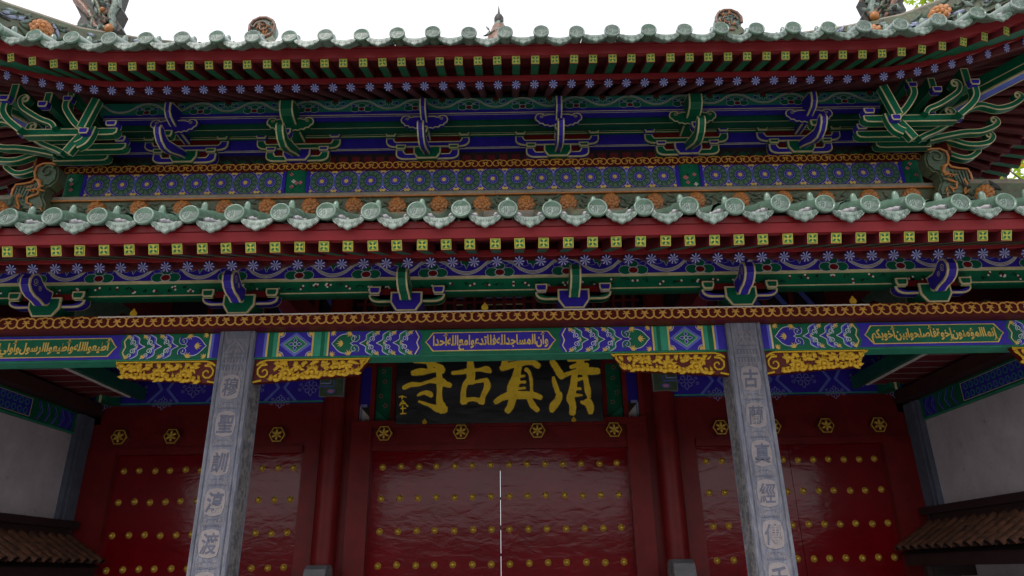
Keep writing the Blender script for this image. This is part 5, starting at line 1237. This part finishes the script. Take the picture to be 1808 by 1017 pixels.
# ---------------------------------------------------------------- side walls of the porch
for sg, nm in ((-1, 'left'), (1, 'right')):
    e = put('porch_side_wall', None, None, (sg*4.95, 1.3, 0), label='pale plaster porch wall with painted frieze on the %s side' % nm, cat='wall')
    L = lambda x: sg*x - sg*4.95
    def B_(mb, a, b, y0, y1, z0, z1, m): p, q = sorted((sg*a - sg*4.95, sg*b - sg*4.95)); mb.box(p, q, y0 - 1.3, y1 - 1.3, z0, z1, m)
    mb = MB(); B_(mb, 4.86, 5.1, -.1, 2.50, .15, 3.135, 'plaster'); mb.build('plaster_panel', e)
    mb = MB(); B_(mb, 4.80, 5.1, 2.50, 2.795, .15, 3.37, 'pilaster_blue'); B_(mb, 4.785, 5.1, 2.56, 2.60, .15, 3.37, 'pilaster_blue'); mb.build('brick_pilaster', e)
    mb = MB(); B_(mb, 4.845, 5.1, -.1, 2.50, 3.135, 3.385, 'green_paint'); B_(mb, 4.835, 4.86, -.1, 2.50, 3.137, 3.155, 'teal_paint'); mb.build('frieze', e)
    d = Dec(O=(sg*4.843 - sg*4.95, -1.3, 0), U=(0,1,0), V=(0,0,1), N=(-sg,0,0))
    d.rect(2.20, 2.44, 3.17, 3.36, 'blue_paint', 1); d.rect(.0, 1.70, 3.175, 3.36, 'cream_line', 1); d.rect(.0, 1.69, 3.18, 3.355, 'blue_paint', 2)
    for i in range(18):
        for j in range(2):
            cx_, cz = .05 + i*.092, 3.222 + j*.09; d.disc(cx_, cz, .038, 'teal_paint', 3, 6); d.disc(cx_, cz, .026, 'blue_paint', 4, 6)
    for k in range(5):
        x = 1.80 + k*.13; d.ribbon([(x, 3.36), (x + .07, 3.27), (x, 3.17)], .03, 'blue_paint', 2); d.ribbon([(x - .016, 3.36), (x + .054, 3.27), (x - .016, 3.17)], .006, 'teal_paint', 3); d.ribbon([(x + .02, 3.36), (x + .09, 3.27), (x + .02, 3.17)], .006, 'lilac_paint', 3)
    d.build('painted_ornament', e)
    mb = MB(); B_(mb, 4.70, 5.1, -.1, 2.78, 3.39, 3.52, 'beam_brown'); B_(mb, 4.90, 5.1, -.1, 2.78, 3.521, 4.3, 'dark_red_wood'); mb.build('capping_beam', e)
    mb = MB()
    # red slatted soffit with pale joints above the wall
    for i in range(9):
        y = .35 + i*.24; B_(mb, 4.30, 4.85, y, y + .205, 3.56, 3.59, 'dark_red_wood'); B_(mb, 4.30, 4.85, y + .207, y + .238, 3.562, 3.58, 'stone_pink')
    B_(mb, 4.265, 4.298, .3, 2.5, 3.55, 3.60, 'white_paint')
    mb.build('slatted_soffit', e)
    mb = MB(); B_(mb, 4.20, 4.26, .1, 2.7, 3.56, 3.70, 'dark_green'); mb.build('soffit_beam', e)
    # rolled bracket
    mb = MB(); B_(mb, 4.50, 4.62, 2.42, 2.72, 3.50, 3.64, 'green_paint'); B_(mb, 4.55, 4.57, 2.40, 2.419, 3.48, 3.58, 'cream_line'); B_(mb, 4.51, 4.61, 2.39, 2.419, 3.581, 3.63, 'blue_paint')
    mb.build('corbel', e)
    # tiled canopy on the side wall
    c = put('tiled_canopy', None, None, (sg*4.6, 1.4, 1.76), label='low brown-tiled canopy against the %s porch wall%s' % (nm, ' with orange tile ends' if sg > 0 else ', in deep shade'), cat='canopy')
    O = Vector((sg*4.6, 1.4, 1.76))
    def loc(x, y, z): return Vector((sg*x, y, z)) - O
    y0, y1 = .0, 2.66
    mb = MB(); rows = [[loc(4.30, y0, 1.755), loc(4.30, y1, 1.755)], [loc(4.80, y0, 2.06), loc(4.80, y1, 2.06)]]; mb.grid(rows, 'clay_tile', False)
    rows = [[loc(4.33, y0, 1.715), loc(4.33, y1, 1.715)], [loc(4.80, y0, 2.0), loc(4.80, y1, 2.0)]]; mb.grid(rows, 'dark_wood', False); mb.build('roof_deck', c)
    ct = MB()
    ct.tube([Vector((0,0,0)), Vector((sg*.13, 0, .079))], [.054, .050], 'clay_tile', n=10, caps=False, a0=0, a1=pi if True else 0)
    ct.tube([Vector((sg*.004,0,.001)), Vector((sg*.125, 0, .074))], [.044, .044], 'dark_wood', n=10, caps=False, a0=0, a1=pi)
    CT = ct.mesh('clay_cover_tile')
    k = 0; y = y0 + .04
    while y < y1:
        for i in range(4):
            put('clay_cover_tile', CT, c, M=Matrix.Translation(loc(4.285 + i*.123, y + R.uniform(-.004, .004), 1.752 + i*.0752 + R.uniform(-.002, .002))) @ Matrix.Rotation(R.uniform(-.03, .03), 4, 'Z'))
        y += .158
    mb = MB()
    def bb(a, b, ya, yb, za, zb_, m): p, q = sorted((sg*a - O.x, sg*b - O.x)); mb.box(p, q, ya - O.y, yb - O.y, za - O.z, zb_ - O.z, m)
    bb(4.70, 4.86, y0, y1, 2.01, 2.075, 'dark_wood'); bb(4.73, 4.86, y0, y1 - .03, 2.076, 2.12, 'dark_wood'); bb(4.69, 4.86, y0, y1 + .06, 2.121, 2.20, 'dark_wood'); mb.build('canopy_ridge', c)
    mb = MB(); bb(4.36, 4.45, y0, y1 - .05, 1.60, 1.72, 'dark_wood'); bb(4.36, 4.86, y1 - .45, y1 - .38, 1.50, 1.62, 'dark_wood'); bb(4.42, 4.50, y1 - .46, y1 - .38, .3, 1.62, 'dark_wood'); bb(4.42, 4.50, .3, .38, .3, 1.62, 'dark_wood'); mb.build('timber_frame', c)
    mb = MB(); bb(4.80, 4.86, .4, 2.1, .9, 1.50, 'plaster'); mb.build('notice_board', c)

# ---------------------------------------------------------------- trees beyond the roof
def tree(nm, base, top, clumps, seed, lab, n, gap=.35):
    rr = random.Random(seed); e = put(nm, None, None, base, label=lab, cat='tree')
    b = Vector(base); mb = MB(); t = Vector(top) - b
    mb.tube([(0,0,0), (t.x*.3+.15, t.y*.3, t.z*.35), (t.x*.7-.1, t.y*.7, t.z*.7), tuple(t)], [.35, .28, .18, .06], 'bark', n=10)
    for c, r in clumps:
        c = Vector(c) - b; s0 = t*.45; mid = (s0 + c)/2 + Vector((rr.uniform(-.4, .4), 0, .3)); mb.tube([s0, mid, c], [.13, .08, .03], 'bark', n=7)
        for _ in range(5):
            q = c + Vector((rr.uniform(-1, 1), rr.uniform(-1, 1), rr.uniform(-1, 1))).normalized()*r*.9; mb.tube([mid, (mid+q)/2 + Vector((0,0,.2)), q], [.04, .025, .01], 'bark', n=5)
    mb.build('trunk', e)
    mb = MB(); star = []
    for i in range(10):
        a = pi/2 + i*pi/5; r = (.13 if i % 2 == 0 else .055); star.append((r*cos(a), r*sin(a)))
    for c, r in clumps:
        c = Vector(c) - b
        subs = [(c + Vector((rr.gauss(0, .5), rr.gauss(0, .5), rr.gauss(0, .45)))*r, r*rr.uniform(.22, .42)) for _ in range(int(9*r))]
        for sc_, sr in subs:
            for _ in range(n):
                p = sc_ + Vector((rr.gauss(0, .5), rr.gauss(0, .5), rr.gauss(0, .5)))*sr
                nrm = Vector((rr.gauss(0, .6), rr.gauss(0, .6) - .2, rr.uniform(.2, 1))).normalized(); u = nrm.cross(Vector((rr.random(), rr.random(), rr.random()))).normalized(); v = nrm.cross(u); s_ = rr.uniform(.6, 1.25)
                vs = [p] + [p + u*(x*s_) + v*(y*s_) - nrm*(.04*s_ if i % 2 == 0 else 0) for i, (x, y) in enumerate(star)]
                mb.add(vs, [(0, i+1, (i+1) % 10 + 1) for i in range(10)], 'leaf_bright' if rr.random() < .93 else 'leaf_yellow')
    mb.build('foliage', e, kind='stuff')
tree('plane_tree', (12.5, 10, 0), (12.5, 10, 13), [((11.75, 9.2, 15.9), 1.15), ((13.6, 9.5, 14.6), 2.0), ((12.6, 10, 16.5), 2.2), ((15, 10, 13.5), 2)], 11, 'bright green broadleaf tree rising behind the upper roof at top right', 26)
tree('plane_tree', (12.6, 6.5, 0), (12.4, 6.5, 8), [((9.9, 6.0, 8.75), .75), ((10.9, 6.0, 9.2), .9), ((11.6, 6.0, 8.6), 1.3), ((13.2, 6.6, 8.4), 1.6), ((13.0, 7, 10.2), 1.6), ((11.3, 6.2, 7.2), 1.0)], 12, 'yellow-green tree glimpsed under the upper eave at the right edge', 20)

# ---------------------------------------------------------------- across the street, mirrored in the lacquer
mb = MB(); mb.box(-16, 16, -17.4, -17, 0, 3.0, 'wall_grey'); mb.box(-16.2, 16.2, -17.6, -16.8, 3.0, 3.2, 'clay_tile'); mb.build('screen_wall', label='long grey wall with tiled coping on the far side of the street behind the viewer', cat='wall')
